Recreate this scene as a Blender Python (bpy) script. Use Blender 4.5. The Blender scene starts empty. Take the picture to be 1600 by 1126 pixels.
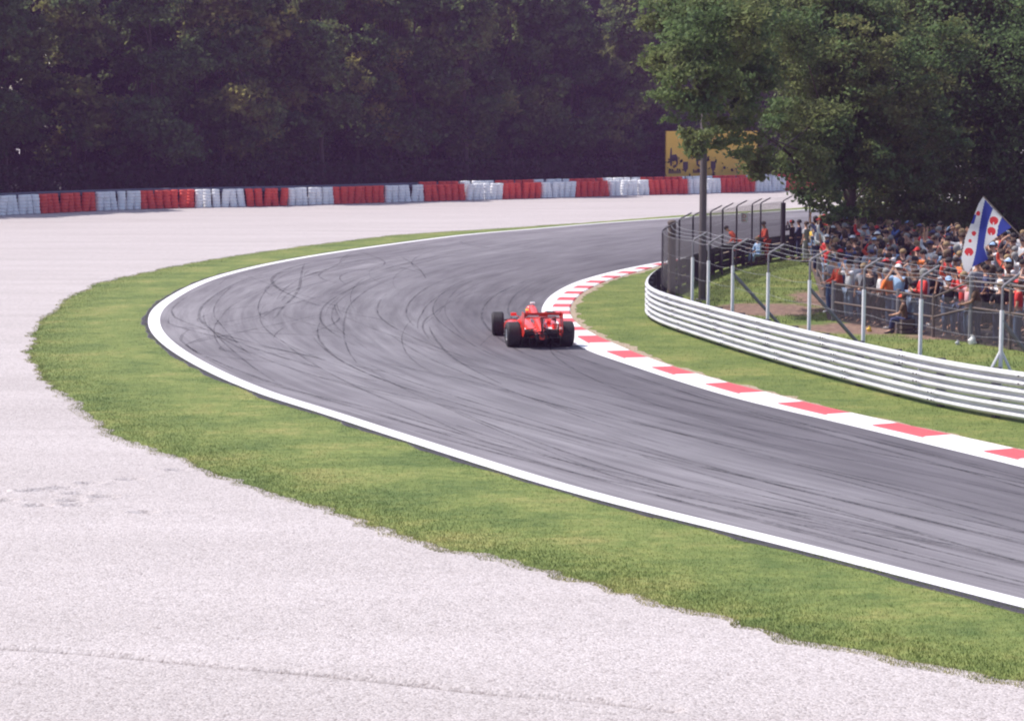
import bpy, math, random
import numpy as np
from mathutils import Vector, Matrix
random.seed(7); rng = np.random.default_rng(7)
R = math.radians
# ------------------------------------------------------------ camera, sky, sun, exposure
scene = bpy.context.scene
CAM_H, FPX, YH = 5.8, 3200.0, 200.0
PITCH = math.atan((563 - YH) / FPX)
cam_d = bpy.data.cameras.new('camera'); cam = bpy.data.objects.new('camera', cam_d)
scene.collection.objects.link(cam); scene.camera = cam
cam.location = (0, 0, CAM_H); cam.rotation_euler = (math.pi/2 - PITCH, 0, 0)
cam_d.sensor_width = 36; cam_d.lens = FPX/1600*36; cam_d.clip_end = 3000; cam_d.clip_start = .5
SUN_AZ, SUN_EL = Vector((-0.96, 0.25)).normalized(), R(56)
sdir = Vector((SUN_AZ.x*math.cos(SUN_EL), SUN_AZ.y*math.cos(SUN_EL), math.sin(SUN_EL)))
w = bpy.data.worlds.new('World'); scene.world = w; w.use_nodes = True
nt = w.node_tree; bg = nt.nodes['Background']; sky = nt.nodes.new('ShaderNodeTexSky')
sky.sky_type = 'NISHITA'; sky.sun_disc = False; sky.sun_elevation = SUN_EL
sky.sun_rotation = math.atan2(SUN_AZ.x, SUN_AZ.y); sky.dust_density = 2.0
nt.links.new(sky.outputs[0], bg.inputs[0]); bg.inputs[1].default_value = 0.13
sl = bpy.data.lights.new('sun', 'SUN'); sl.energy = 3.8; sl.angle = R(.5); sl.color = (1, .945, .9)
so = bpy.data.objects.new('sun', sl); scene.collection.objects.link(so)
so.rotation_euler = (-sdir).to_track_quat('-Z', 'Y').to_euler(); so.location = (0, 0, 60)
vs = scene.view_settings; vs.view_transform = 'Standard'; vs.look = 'None'; vs.gamma = 1; vs.exposure = 0.45
scene.render.resolution_x, scene.render.resolution_y = 1024, 720
scene.cycles.filter_width = 2.1

# ------------------------------------------------------------ helpers
def pix(px, py, z=0.0):
    """photo pixel -> point on the horizontal plane of height z"""
    a = (px-800)/FPX; b = -(py-563)/FPX
    cp, sp = math.cos(PITCH), math.sin(PITCH)
    d = Vector((a, cp + b*sp, -sp + b*cp))
    t = (z-CAM_H)/d.z
    return Vector((d.x*t, d.y*t, z))
def at(px, py, Y):
    a = (px-800)/FPX; b = -(py-563)/FPX
    cp, sp = math.cos(PITCH), math.sin(PITCH)
    d = Vector((a, cp + b*sp, -sp + b*cp)); t = Y/d.y
    return Vector((d.x*t, Y, CAM_H + d.z*t))
def project(p):
    cp, sp = math.cos(PITCH), math.sin(PITCH)
    z = p[2]-CAM_H; depth = p[1]*cp - z*sp; up = p[1]*sp + z*cp
    return 800+FPX*p[0]/depth, 563-FPX*up/depth
def link(o): scene.collection.objects.link(o); return o
def tag(o, label=None, cat=None, group=None, kind=None):
    if label: o['label'] = label
    if cat: o['category'] = cat
    if group: o['group'] = group
    if kind: o['kind'] = kind
    return o
def empty(name, loc=(0, 0, 0), rz=0):
    o = bpy.data.objects.new(name, None); o.location = loc; o.rotation_euler = (0, 0, rz); o.empty_display_size = .2
    return link(o)
def copy_tree(o, parent=None):
    c = link(o.copy()); c.parent = parent
    for ch in o.children: copy_tree(ch, c)
    return c
class MB:
    def __init__(s): s.v = []; s.f = []; s.m = []
    def add(s, vs_, fs_, mi=0):
        n = len(s.v); s.v += [tuple(q) for q in vs_]; s.f += [tuple(i+n for i in f) for f in fs_]; s.m += [mi]*len(fs_)
    def box(s, c, size, rot=None, mi=0, bev=0):
        x, y, z = [q/2 for q in size]; b = bev
        if b:
            vv = []; 
            for sz, k in ((-1, 1), (-1, 0), (1, 0), (1, 1)):
                pass
            prof = [(-z, b), (-z+b, 0), (z-b, 0), (z, b)]
            vv = []
            for zz, ins in prof:
                X, Y = x-ins, y-ins
                vv += [(-X+b, -Y, zz), (X-b, -Y, zz), (X, -Y+b, zz), (X, Y-b, zz), (X-b, Y, zz), (-X+b, Y, zz), (-X, Y-b, zz), (-X, -Y+b, zz)]
            ff = [tuple(reversed(range(8))), tuple(range(24, 32))]
            for k in range(3):
                for j in range(8): ff.append((k*8+j, k*8+(j+1) % 8, k*8+8+(j+1) % 8, k*8+8+j))
        else:
            vv = [(i*x, j*y, k*z) for k in (-1, 1) for j in (-1, 1) for i in (-1, 1)]
            ff = [(0, 2, 3, 1), (4, 5, 7, 6), (0, 1, 5, 4), (2, 6, 7, 3), (0, 4, 6, 2), (1, 3, 7, 5)]
        M = rot if rot else Matrix.Identity(3); c = Vector(c)
        s.add([c + M @ Vector(q) for q in vv], ff, mi)
    def tube(s, pts, r, n=8, mi=0, cap=True, sx=1.0):
        pts = [Vector(p) for p in pts]; r = [r]*len(pts) if not hasattr(r, '__len__') else r
        base = len(s.v); up = None
        for i, p in enumerate(pts):
            d = (pts[min(i+1, len(pts)-1)] - pts[max(i-1, 0)]).normalized()
            if up is None:
                up = Vector((0, 0, 1)) if abs(d.z) < .9 else Vector((0, 1, 0))
            a = d.cross(up).normalized(); b = a.cross(d).normalized(); up = b
            for k in range(n):
                t = 2*math.pi*k/n; s.v.append(tuple(p + (a*math.cos(t)*sx + b*math.sin(t))*r[i]))
        for i in range(len(pts)-1):
            for k in range(n):
                s.f.append((base+i*n+k, base+i*n+(k+1) % n, base+(i+1)*n+(k+1) % n, base+(i+1)*n+k)); s.m.append(mi)
        if cap:
            s.f.append(tuple(base+k for k in reversed(range(n)))); s.f.append(tuple(base+(len(pts)-1)*n+k for k in range(n))); s.m += [mi, mi]
    def lathe(s, prof, origin=(0, 0, 0), axis='z', n=20, mi=0, offs=None):
        """prof: list of (radius, height along the axis)"""
        base = len(s.v); o = Vector(origin)
        for j, (rr, h) in enumerate(prof):
            dx, dy = offs[j] if offs else (0, 0)
            for k in range(n):
                t = 2*math.pi*k/n; c, d = rr*math.cos(t)+dx, rr*math.sin(t)+dy
                s.v.append(tuple(o + Vector((c, d, h) if axis == 'z' else (h, c, d) if axis == 'x' else (c, h, d))))
        for i in range(len(prof)-1):
            for k in range(n):
                s.f.append((base+i*n+k, base+i*n+(k+1) % n, base+(i+1)*n+(k+1) % n, base+(i+1)*n+k)); s.m.append(mi)
    def loft(s, secs, mi=0, cap=True):
        base = len(s.v); n = len(secs[0])
        for q in secs: s.v += [tuple(p) for p in q]
        for i in range(len(secs)-1):
            for k in range(n):
                s.f.append((base+i*n+k, base+i*n+(k+1) % n, base+(i+1)*n+(k+1) % n, base+(i+1)*n+k)); s.m.append(mi)
        if cap:
            s.f.append(tuple(base+k for k in reversed(range(n)))); s.f.append(tuple(base+(len(secs)-1)*n+k for k in range(n))); s.m += [mi, mi]
    def mesh(s, name, mats, smooth=True):
        me = bpy.data.meshes.new(name); me.from_pydata(s.v, [], s.f)
        for m in (mats if isinstance(mats, (list, tuple)) else [mats]): me.materials.append(m)
        me.polygons.foreach_set('material_index', s.m)
        me.polygons.foreach_set('use_smooth', [bool(smooth)]*len(s.f)); me.update()
        return me
    def build(s, name, mats, parent=None, smooth=True, sharp=40):
        me = s.mesh(name, mats, smooth)
        if smooth and sharp:
            try: me.set_sharp_from_angle(angle=R(sharp))
            except Exception: pass
        o = link(bpy.data.objects.new(name, me)); o.parent = parent
        return o
def np_mesh(name, V, F, mat, parent=None, smooth=False, uv=None):
    """V (n,3), F (m,k) uniform polygons"""
    me = bpy.data.meshes.new(name); F = np.asarray(F, np.int32); k = F.shape[1]
    me.vertices.add(len(V)); me.vertices.foreach_set('co', np.asarray(V, np.float32).ravel())
    me.loops.add(F.size); me.loops.foreach_set('vertex_index', F.ravel())
    me.polygons.add(len(F)); me.polygons.foreach_set('loop_start', np.arange(0, F.size, k, dtype=np.int32))
    me.update(calc_edges=True)
    if uv is not None:
        l = me.uv_layers.new(name='UVMap'); l.data.foreach_set('uv', np.asarray(uv, np.float32)[F.ravel()].ravel())
    me.polygons.foreach_set('use_smooth', [bool(smooth)]*len(F))
    for m in (mat if isinstance(mat, (list, tuple)) else [mat]): me.materials.append(m)
    me.validate()
    o = link(bpy.data.objects.new(name, me)); o.parent = parent
    return o
# ------------------------------------------------------------ materials
def new_mat(name):
    m = bpy.data.materials.new(name); m.use_nodes = True
    return m, m.node_tree, m.node_tree.nodes['Principled BSDF']
def N(nt, t, **kw):
    n = nt.nodes.new(t)
    for k, v in kw.items():
        if k in n.inputs: n.inputs[k].default_value = v
        else: setattr(n, k, v)
    return n
def ramp(nt, fac, stops):
    r = nt.nodes.new('ShaderNodeValToRGB'); e = r.color_ramp.elements
    while len(e) < len(stops): e.new(.5)
    for q, (p, c) in zip(e, stops): q.position = p; q.color = (*c, 1) if len(c) == 3 else c
    nt.links.new(fac, r.inputs[0]); return r
def mixc(nt, fac, a, b, typ='MIX'):
    m = nt.nodes.new('ShaderNodeMix'); m.data_type = 'RGBA'; m.blend_type = typ
    for sock, v in ((m.inputs[0], fac), (m.inputs[6], a), (m.inputs[7], b)):
        if hasattr(v, 'links') or hasattr(v, 'is_linked'): nt.links.new(v, sock)
        elif isinstance(v, (int, float)): sock.default_value = v
        else: sock.default_value = (*v, 1)
    return m.outputs[2]
def noise(nt, scale, detail=4, rough=.6, vec=None, dist=0):
    n = N(nt, 'ShaderNodeTexNoise', Scale=scale, Detail=detail, Roughness=rough, Distortion=dist)
    if vec: nt.links.new(vec, n.inputs['Vector'])
    return n.outputs[0]
def coords(nt, kind='Object', scale=None, loc=None):
    t = nt.nodes.new('ShaderNodeTexCoord'); o = t.outputs[kind]
    if scale or loc:
        mp = nt.nodes.new('ShaderNodeMapping'); nt.links.new(o, mp.inputs[0])
        if scale: mp.inputs['Scale'].default_value = scale
        if loc: mp.inputs['Location'].default_value = loc
        o = mp.outputs[0]
    return o
def plain(name, col, rough=.6, metal=0, var=.12, scale=6, spec=.5, coat=0):
    m, nt, b = new_mat(name)
    f = noise(nt, scale, 3, vec=coords(nt))
    c = mixc(nt, f, tuple(q*(1-var) for q in col), tuple(min(1, q*(1+var)) for q in col))
    nt.links.new(c, b.inputs['Base Color'])
    b.inputs['Roughness'].default_value = rough; b.inputs['Metallic'].default_value = metal
    b.inputs['Specular IOR Level'].default_value = spec; b.inputs['Coat Weight'].default_value = coat
    return m
def bump(nt, b, h, strength=.3, dist=.02):
    n = N(nt, 'ShaderNodeBump', Strength=strength, Distance=dist); nt.links.new(h, n.inputs['Height']); nt.links.new(n.outputs[0], b.inputs['Normal'])
M = {}
# gravel
m, nt, b = new_mat('gravel'); co = coords(nt)
vo = N(nt, 'ShaderNodeTexVoronoi', Scale=36.0); nt.links.new(co, vo.inputs['Vector'])
g = nt.nodes.new('ShaderNodeSeparateColor'); nt.links.new(vo.outputs['Color'], g.inputs[0])
c1 = ramp(nt, g.outputs[0], [(0, (.33, .29, .285)), (.2, (.445, .40, .395)), (.6, (.51, .462, .46)), (1, (.59, .54, .54))]).outputs[0]
n1 = noise(nt, 5, 6, .7, co); c2 = mixc(nt, .7, c1, ramp(nt, n1, [(.3, (.88, .875, .88)), (.62, (1.0, 1.0, 1.0))]).outputs[0], 'MULTIPLY')
mp = coords(nt, 'Object', (.05, .35, 1)); n2 = noise(nt, 1.2, 5, .6, mp)
c3 = mixc(nt, .55, c2, ramp(nt, n2, [(.35, (.80, .79, .78)), (.6, (1.0, 1.0, 1.0))]).outputs[0], 'MULTIPLY')
nt.links.new(c3, b.inputs['Base Color']); b.inputs['Roughness'].default_value = .95; b.inputs['Specular IOR Level'].default_value = .2
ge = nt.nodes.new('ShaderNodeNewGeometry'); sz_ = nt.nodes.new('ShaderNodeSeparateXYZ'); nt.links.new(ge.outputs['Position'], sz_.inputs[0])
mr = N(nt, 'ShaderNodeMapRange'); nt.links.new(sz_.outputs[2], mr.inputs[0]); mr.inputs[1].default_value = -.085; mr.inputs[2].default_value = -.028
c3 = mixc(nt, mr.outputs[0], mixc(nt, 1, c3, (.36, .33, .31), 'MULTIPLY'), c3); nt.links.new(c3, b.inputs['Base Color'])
bump(nt, b, vo.outputs['Distance'], .45, -.02); M['gravel'] = m
# asphalt (UV: x across 0..1, y metres along)
m, nt, b = new_mat('asphalt')
uvs = coords(nt, 'UV', (26, .10, 1)); nA = noise(nt, 1, 6, .65, uvs)
uvb = coords(nt, 'UV', (5, .03, 1)); nB = noise(nt, 1, 3, .5, uvb)
uvc = coords(nt, 'UV', (75, .22, 1)); nC = noise(nt, 1, 3, .6, uvc)
fine = noise(nt, 60, 3, .8, coords(nt))
patch = noise(nt, .35, 4, .6, coords(nt))
c = ramp(nt, nA, [(.25, (.150, .140, .155)), (.5, (.212, .200, .218)), (.75, (.27, .258, .278))]).outputs[0]
c = mixc(nt, .8, c, ramp(nt, nB, [(.3, (.70, .69, .71)), (.62, (1, 1, 1))]).outputs[0], 'MULTIPLY')
c = mixc(nt, .6, c, ramp(nt, nC, [(.34, (.66, .65, .67)), (.56, (1.03, 1.03, 1.03))]).outputs[0], 'MULTIPLY')
c = mixc(nt, .7, c, ramp(nt, fine, [(.25, (.7, .7, .7)), (.75, (1.2, 1.2, 1.2))]).outputs[0], 'MULTIPLY')
c = mixc(nt, .6, c, ramp(nt, patch, [(.3, (.8, .8, .8)), (.7, (1.12, 1.12, 1.12))]).outputs[0], 'MULTIPLY')
sx_ = nt.nodes.new('ShaderNodeSeparateXYZ'); nt.links.new(coords(nt, 'UV'), sx_.inputs[0])
wob = N(nt, 'ShaderNodeMath', operation='MULTIPLY_ADD'); nt.links.new(nB, wob.inputs[0]); wob.inputs[1].default_value = .16; nt.links.new(sx_.outputs[0], wob.inputs[2])
c = mixc(nt, 1, c, ramp(nt, wob.outputs[0], [(.10, (.92, .92, .92)), (.2, (.70, .69, .71)), (.36, (.74, .73, .75)), (.6, (1.02, 1.02, 1.02)), (.95, (1.16, 1.15, 1.14))]).outputs[0], 'MULTIPLY')
nt.links.new(c, b.inputs['Base Color']); b.inputs['Roughness'].default_value = .85; b.inputs['Specular IOR Level'].default_value = .25
bump(nt, b, fine, .4, .004); M['asphalt'] = m
# skid marks: dark rubber with broken edges
m, nt, b = new_mat('rubber_marks')
n1 = noise(nt, 14, 4, .7, coords(nt)); n2 = noise(nt, .8, 3, .6, coords(nt))
mm = N(nt, 'ShaderNodeMath', operation='MULTIPLY'); nt.links.new(n1, mm.inputs[0]); nt.links.new(n2, mm.inputs[1])
al = ramp(nt, mm.outputs[0], [(.13, (0, 0, 0)), (.42, (.68, .68, .68))])
nt.links.new(al.outputs[0], b.inputs['Alpha']); b.inputs['Base Color'].default_value = (.055, .05, .058, 1); b.inputs['Roughness'].default_value = .8
M['skid'] = m
# grass ground and blades
def grassy(name, dark, mid, light, dirt=None):
    m, nt, b = new_mat(name); co = coords(nt)
    f = noise(nt, .55, 6, .7, coords(nt, 'Object', (.75, 1, 1))); f2 = noise(nt, 9, 4, .7, co); f3 = noise(nt, 3.0, 4, .7, coords(nt, 'Object', (.8, 1.4, 1)))
    c = ramp(nt, f, [(.36, dark), (.52, mid), (.74, light)]).outputs[0]
    c = mixc(nt, .6, c, ramp(nt, f2, [(.3, (.65, .68, .6)), (.7, (1.25, 1.2, 1.2))]).outputs[0], 'MULTIPLY')
    c = mixc(nt, .7, c, ramp(nt, f3, [(.36, (.72, .8, .7)), (.64, (1.2, 1.12, 1.05))]).outputs[0], 'MULTIPLY')
    if dirt:
        tot = None
        for (x, y, rx, ry, rz) in dirt:
            mp = nt.nodes.new('ShaderNodeMapping'); mp.vector_type = 'TEXTURE'; nt.links.new(co, mp.inputs[0])
            mp.inputs['Location'].default_value = (x, y, 0); mp.inputs['Rotation'].default_value = (0, 0, rz); mp.inputs['Scale'].default_value = (rx, ry, 1)
            gr = N(nt, 'ShaderNodeTexGradient', gradient_type='SPHERICAL'); nt.links.new(mp.outputs[0], gr.inputs[0])
            if tot is None: tot = gr.outputs[1]
            else:
                mx = N(nt, 'ShaderNodeMath', operation='MAXIMUM'); nt.links.new(tot, mx.inputs[0]); nt.links.new(gr.outputs[1], mx.inputs[1]); tot = mx.outputs[0]
        nz = noise(nt, 1.6, 5, .7, co)
        ad = N(nt, 'ShaderNodeMath', operation='ADD'); nt.links.new(tot, ad.inputs[0]); nt.links.new(nz, ad.inputs[1])
        msk = ramp(nt, ad.outputs[0], [(.66, (0, 0, 0)), (.92, (1, 1, 1))]).outputs[0]
        dc = ramp(nt, noise(nt, 5, 4, .7, co), [(.3, (.13, .085, .07)), (.55, (.24, .155, .12)), (.75, (.36, .27, .2))]).outputs[0]
        c = mixc(nt, msk, c, dc)
    nt.links.new(c, b.inputs['Base Color']); b.inputs['Roughness'].default_value = .9; b.inputs['Specular IOR Level'].default_value = .15
    bump(nt, b, f2, .6, .03)
    return m
M['verge'] = grassy('verge_turf', (.125, .175, .062), (.195, .24, .082), (.32, .30, .125))
D = [pix(1200, 485), pix(1285, 470), pix(1360, 515), pix(1520, 528), pix(1250, 520)]
M['infield'] = grassy('infield_turf', (.11, .155, .05), (.165, .205, .065), (.28, .26, .10),
    [(D[0].x, D[0].y, 2.6, 3.2, 0), (D[1].x, D[1].y, 1.3, 5, 0), (D[2].x, D[2].y, 3.0, 2.4, 0), (D[3].x, D[3].y, 3.0, 1.1, 0)])
M['line'] = plain('white_line_paint', (.86, .84, .85), .6, var=.06, scale=3)
def paint_worn(name, col):
    m, nt, b = new_mat(name); co = coords(nt)
    c = mixc(nt, ramp(nt, noise(nt, 3, 6, .75, co), [(.50, (0, 0, 0)), (.74, (.6, .6, .6))]).outputs[0], col, tuple(q*.45+.06 for q in col))
    nt.links.new(c, b.inputs['Base Color']); b.inputs['Roughness'].default_value = .65
    return m
M['kred'] = paint_worn('kerb_red_paint', (.58, .095, .11)); M['kwhite'] = paint_worn('kerb_white_paint', (.86, .83, .84))
M['steel'] = plain('galvanised_steel', (.58, .575, .60), .5, .2, .3, 1.1)
M['postw'] = plain('white_post_paint', (.74, .74, .76), .5, 0, .08)
M['postd'] = plain('weathered_or_shaded_dark_steel', (.07, .06, .075), .6, .3, .2)
M['postg'] = plain('weathered_grey_steel', (.22, .21, .23), .6, .3, .2)
M['pole'] = plain('lamp_pole_metal', (.13, .11, .11), .5, .2, .15)
M['wire'] = plain('wire', (.42, .42, .45), .5, .5)
M['tred'] = plain('red_painted_rubber', (.80, .085, .05), .55, 0, .2, 3); M['twhite'] = plain('white_painted_rubber', (.90, .90, .92), .55, 0, .05, 3)
M['bark'] = plain('bark', (.075, .055, .045), .95, 0, .35, 8)
M['concrete'] = plain('dark_wall_concrete', (.10, .085, .095), .9, 0, .2, 2)
M['wood'] = plain('weathered_wood', (.13, .10, .09), .85, 0, .25, 6)
def leaf_mat(name, dark, light, warm, wamt=.25, sc=.25):
    m, nt, b = new_mat(name)
    f = noise(nt, 1.3, 3, .6, coords(nt)); oi = nt.nodes.new('ShaderNodeObjectInfo')
    c = mixc(nt, ramp(nt, f, [(.3, (0, 0, 0)), (.7, (1, 1, 1))]).outputs[0], dark, light)
    f2 = noise(nt, sc, 2, .5, coords(nt))
    mm = N(nt, 'ShaderNodeMath', operation='MULTIPLY'); nt.links.new(ramp(nt, f2, [(.42, (0, 0, 0)), (.62, (1, 1, 1))]).outputs[0], mm.inputs[0]); nt.links.new(oi.outputs['Random'], mm.inputs[1])
    c = mixc(nt, mm.outputs[0], c, warm)
    nt.links.new(c, b.inputs['Base Color']); b.inputs['Roughness'].default_value = .7; b.inputs['Specular IOR Level'].default_value = .18
    tr = nt.nodes.new('ShaderNodeBsdfTranslucent'); nt.links.new(c, tr.inputs[0])
    ms = nt.nodes.new('ShaderNodeMixShader'); ms.inputs[0].default_value = wamt
    nt.links.new(b.outputs[0], ms.inputs[1]); nt.links.new(tr.outputs[0], ms.inputs[2])
    nt.links.new(ms.outputs[0], nt.nodes['Material Output'].inputs[0])
    return m
M['leaf_f'] = leaf_mat('forest_leaves', (.05, .085, .035), (.17, .24, .09), (.40, .36, .11), .5)
M['leaf_n'] = leaf_mat('near_leaves', (.06, .10, .04), (.19, .28, .11), (.24, .24, .09), .45, .5)
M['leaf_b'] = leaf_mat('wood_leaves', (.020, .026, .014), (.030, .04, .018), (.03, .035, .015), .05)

# ------------------------------------------------------------ ground curves
def resample(P, step, closed=False):
    P = np.array([[p[0], p[1]] for p in P], float)
    d = np.r_[0, np.cumsum(np.hypot(*np.diff(P, axis=0).T)**.5)]
    out = []
    for i in range(len(P)-1):
        p0, p1, p2, p3 = P[max(i-1, 0)], P[i], P[i+1], P[min(i+2, len(P)-1)]
        t = np.linspace(0, 1, 24, endpoint=False)[:, None]
        out.append(.5*((2*p1)+(-p0+p2)*t+(2*p0-5*p1+4*p2-p3)*t**2+(-p0+3*p1-3*p2+p3)*t**3))
    Q = np.vstack(out+[P[-1:]])
    L = np.r_[0, np.cumsum(np.hypot(*np.diff(Q, axis=0).T))]
    n = max(2, int(L[-1]/step)); s_ = np.linspace(0, L[-1], n)
    return np.c_[np.interp(s_, L, Q[:, 0]), np.interp(s_, L, Q[:, 1])]
def smooth(P, it):
    P = P.copy()
    for _ in range(it): P[1:-1] = P[1:-1]*.5 + (P[:-2]+P[2:])*.25
    return P
def ext(P, d0, d1):
    a = P[0]-P[4]; a /= np.hypot(*a); b_ = P[-1]-P[-5]; b_ /= np.hypot(*b_)
    k0 = np.arange(int(d0/.5), 0, -1)[:, None]*.5; k1 = np.arange(1, int(d1/.5)+1)[:, None]*.5
    return np.vstack([P[0]+a*k0, P, P[-1]+b_*k1])
def normals(P):
    T = np.gradient(P, axis=0); T /= np.hypot(*T.T)[:, None]
    return np.c_[-T[:, 1], T[:, 0]]
def curve(px, it=30, d0=14, d1=30, step=.5):
    return smooth(ext(resample([pix(*p) for p in px], step), d0, d1), it)
def arclen(P): return np.r_[0, np.cumsum(np.hypot(*np.diff(P, axis=0).T))]
def sample(P, t):
    L = arclen(P); L /= L[-1]; return np.c_[np.interp(t, L, P[:, 0]), np.interp(t, L, P[:, 1])]
OUT = curve([(1600, 948), (1400, 897), (1200, 845), (1000, 797), (850, 756), (700, 708), (600, 676), (497, 642), (426, 615+6), (355, 592), (302, 565), (262, 538), (242, 513), (245, 488), (270, 467), (309, 446), (355, 430),
             (426, 413), (510, 398), (620, 382), (730, 368), (840, 358.5), (940, 350), (1088, 339.5), (1274, 327.5)], 12, 20, 60)
INN = curve([(1600, 735), (1500, 710), (1419, 691), (1349, 673), (1280, 657), (1220, 643), (1160, 629), (1096, 610), (1032, 590), (968, 568), (940, 559), (915, 550), (893, 536), (868, 518), (849, 498), (846, 485), (857, 467), (877, 453), (907, 440), (957, 426), (1000, 417), (1045, 408.5), (1130, 392), (1250, 373), (1400, 357)], 10, 20, 50)
KER = curve([(1600, 709), (1557, 699), (1476, 681), (1395, 664), (1280, 638), (1160, 607), (1138, 602), (1053, 577), (1000, 557), (947, 534), (910, 515), (895, 500), (890, 485), (898, 471), (912, 458), (942, 443), (972, 433), (1015, 421.5), (1045, 413), (1130, 395.5), (1250, 376), (1400, 359.5)], 10, 20, 50)
VER = curve([(1600, 1077), (1450, 1047), (1319, 1014), (1187, 980), (1075, 954), (1000, 935), (900, 910), (800, 885), (700, 855), (568, 819), (492, 795), (428, 772), (359, 745), (288, 723), (224, 696), (170, 673), (117, 637), (78, 602), (57, 570), (48, 541), (53, 520), (78, 488), (117, 460),
             (170, 438), (249, 421), (320, 407), (408, 394), (497, 382), (565, 373), (636, 366), (730, 360), (840, 353), (1000, 341), (1100, 334), (1274, 323)], 10, 20, 60)
# kerb normals: bring KER to INN parameterisation
def near_param(P, Q):
    """for each point of P nearest point of Q"""
    Qd = sample(Q, np.linspace(0, 1, 2500)); d = ((P[:, None, :]-Qd[None])**2).sum(2); return Qd[d.argmin(1)]
def grid_rows(rows, z, name, mat, uvw=None, kind='structure'):
    """rows: list of (n,2) arrays -> sheet"""
    n = len(rows[0]); V = np.vstack([np.c_[r_, np.full(n, z) if np.isscalar(z) else np.asarray(z[k])*np.ones(n)] for k, r_ in enumerate(rows)])
    F = []
    for k in range(len(rows)-1):
        a = np.arange(n-1)+k*n; F.append(np.c_[a, a+1, a+n+1, a+n])
    F = np.vstack(F); L = arclen(rows[len(rows)//2])
    uv = np.vstack([np.c_[np.full(n, k/(len(rows)-1)), L] for k in range(len(rows))])
    Pn = V[F[:, 1]]-V[F[:, 0]]; Qn = V[F[:, 3]]-V[F[:, 0]]
    if np.cross(Pn, Qn)[:, 2].mean() < 0: F = F[:, ::-1]
    o = np_mesh(name, V, F, mat, uv=uv); return tag(o, kind=kind)
# ground: one sheet to the horizon
GXs, GYs = (-1500, -16, -16+.05*499, 1500), (-300, 17, 17+.05*579, 2500)
g = np_mesh('ground', [(x, y, -.02) for y in GYs for x in GXs], [(r_*4+c, r_*4+c+1, r_*4+c+5, r_*4+c+4) for r_ in range(3) for c in range(3) if (r_, c) != (1, 1)], M['gravel']); tag(g, kind='structure')
# gravel trap: fine bed near the viewer with the rake groove and footprints
gx = -16+.05*np.arange(500); gy = 17+.05*np.arange(580); GX, GY = np.meshgrid(gx, gy)
def vnoise(X, Y, s, seed):
    r_ = np.random.default_rng(seed).random((256, 256)); x = X/s; y = Y/s; xi = np.floor(x).astype(int); yi = np.floor(y).astype(int)
    fx = x-xi; fy = y-yi; fx = fx*fx*(3-2*fx); fy = fy*fy*(3-2*fy); g_ = lambda a, b__: r_[a % 256, b__ % 256]
    return (g_(xi, yi)*(1-fx)+g_(xi+1, yi)*fx)*(1-fy)+(g_(xi, yi+1)*(1-fx)+g_(xi+1, yi+1)*fx)*fy
H = .005*vnoise(GX, GY, .16, 1)+.006*vnoise(GX, GY, .4, 2)+.012*vnoise(GX, GY, 1.3, 3)+.003*vnoise(GX, GY, .09, 9)
gro = resample([pix(*p) for p in [(-150, 1000), (0, 1010), (160, 1021), (330, 1037), (480, 1050), (600, 1062), (760, 1080), (900, 1090), (1050, 1108)]], .04)
for p in gro:
    i0, j0 = int((p[0]+16)/.05), int((p[1]-17)/.05)
    a, b_, c_, d_ = max(i0-6, 0), i0+7, max(j0-6, 0), j0+7
    if b_ <= 0 or d_ <= 0 or c_ >= len(gy) or a >= len(gx): continue
    rr = np.hypot(GX[c_:d_, a:b_]-p[0], GY[c_:d_, a:b_]-p[1])
    k = vnoise(np.array([p[0]]), np.array([p[1]]), .6, 5)[0]*.5+.6
    H[c_:d_, a:b_] = np.minimum(H[c_:d_, a:b_], .02-(.11*k)*np.exp(-(rr/.075)**2))
for (fx_, fy_) in [(-5, 768), (45, 767), (70, 765), (98, 762), (140, 755), (203, 749), (122, 771), (112, 782), (163, 776), (60, 790), (118, 789), (278, 734), (5, 782), (225, 800)]:
    p = pix(fx_, fy_)
    q = ((GX-p.x)/.17)**2+((GY-p.y)/.10)**2; H -= .09*np.exp(-q*1.2); H += .018*np.exp(-(np.sqrt(q)-1.7)**2*6)
edge = np.minimum.reduce([GX+16, gx[-1]-GX, GY-17, gy[-1]-GY]); H = (np.clip(H, -.12, .045)+.008)*np.clip(edge/1.0, 0, 1)-.02
# keep below the verge
from mathutils import kdtree
ny_, nx_ = GX.shape; V = np.c_[GX.ravel(), GY.ravel(), H.ravel()]
ii = (np.arange(ny_-1)[:, None]*nx_+np.arange(nx_-1)[None]).ravel(); F = np.c_[ii, ii+1, ii+nx_+1, ii+nx_]
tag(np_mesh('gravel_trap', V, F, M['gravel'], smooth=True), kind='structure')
# dark leaf litter under the wood
m, nt, b = new_mat('leaf_litter'); co = coords(nt); nt.links.new(ramp(nt, noise(nt, 2, 5, .7, co), [(.3, (.02, .016, .012)), (.7, (.05, .04, .028))]).outputs[0], b.inputs['Base Color']); b.inputs['Roughness'].default_value = 1
M['litter'] = m
# verge with ragged edge
TV = np.linspace(0, 1, 2600); Vd = sample(VER, TV); Od = near_param(Vd, OUT)
nn = normals(Vd); L = arclen(Vd)
rag = .18*(vnoise(L, L*0, .9, 11)-.5)+.22*(vnoise(L, L*0, .28, 12)-.5)+.3*(vnoise(L, L*0, 3., 13)-.5)
sgn = np.sign(((Vd-Od)*nn).sum(1)).mean(); Vr = Vd+nn*sgn*rag[:, None]
Od = smooth(Od, 40); VU = (Vr-Od)/np.hypot(*(Vr-Od).T)[:, None]
verge = grid_rows([Vr+VU*.12, Vr, Vr-VU*.3, Vr*.6+Od*.4, Vr*.3+Od*.7, Od], [-.06, -.012, .022, .036, .042, .036], 'grass_verge', M['verge'])
# asphalt
TT = np.linspace(0, 1, 900)
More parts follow.
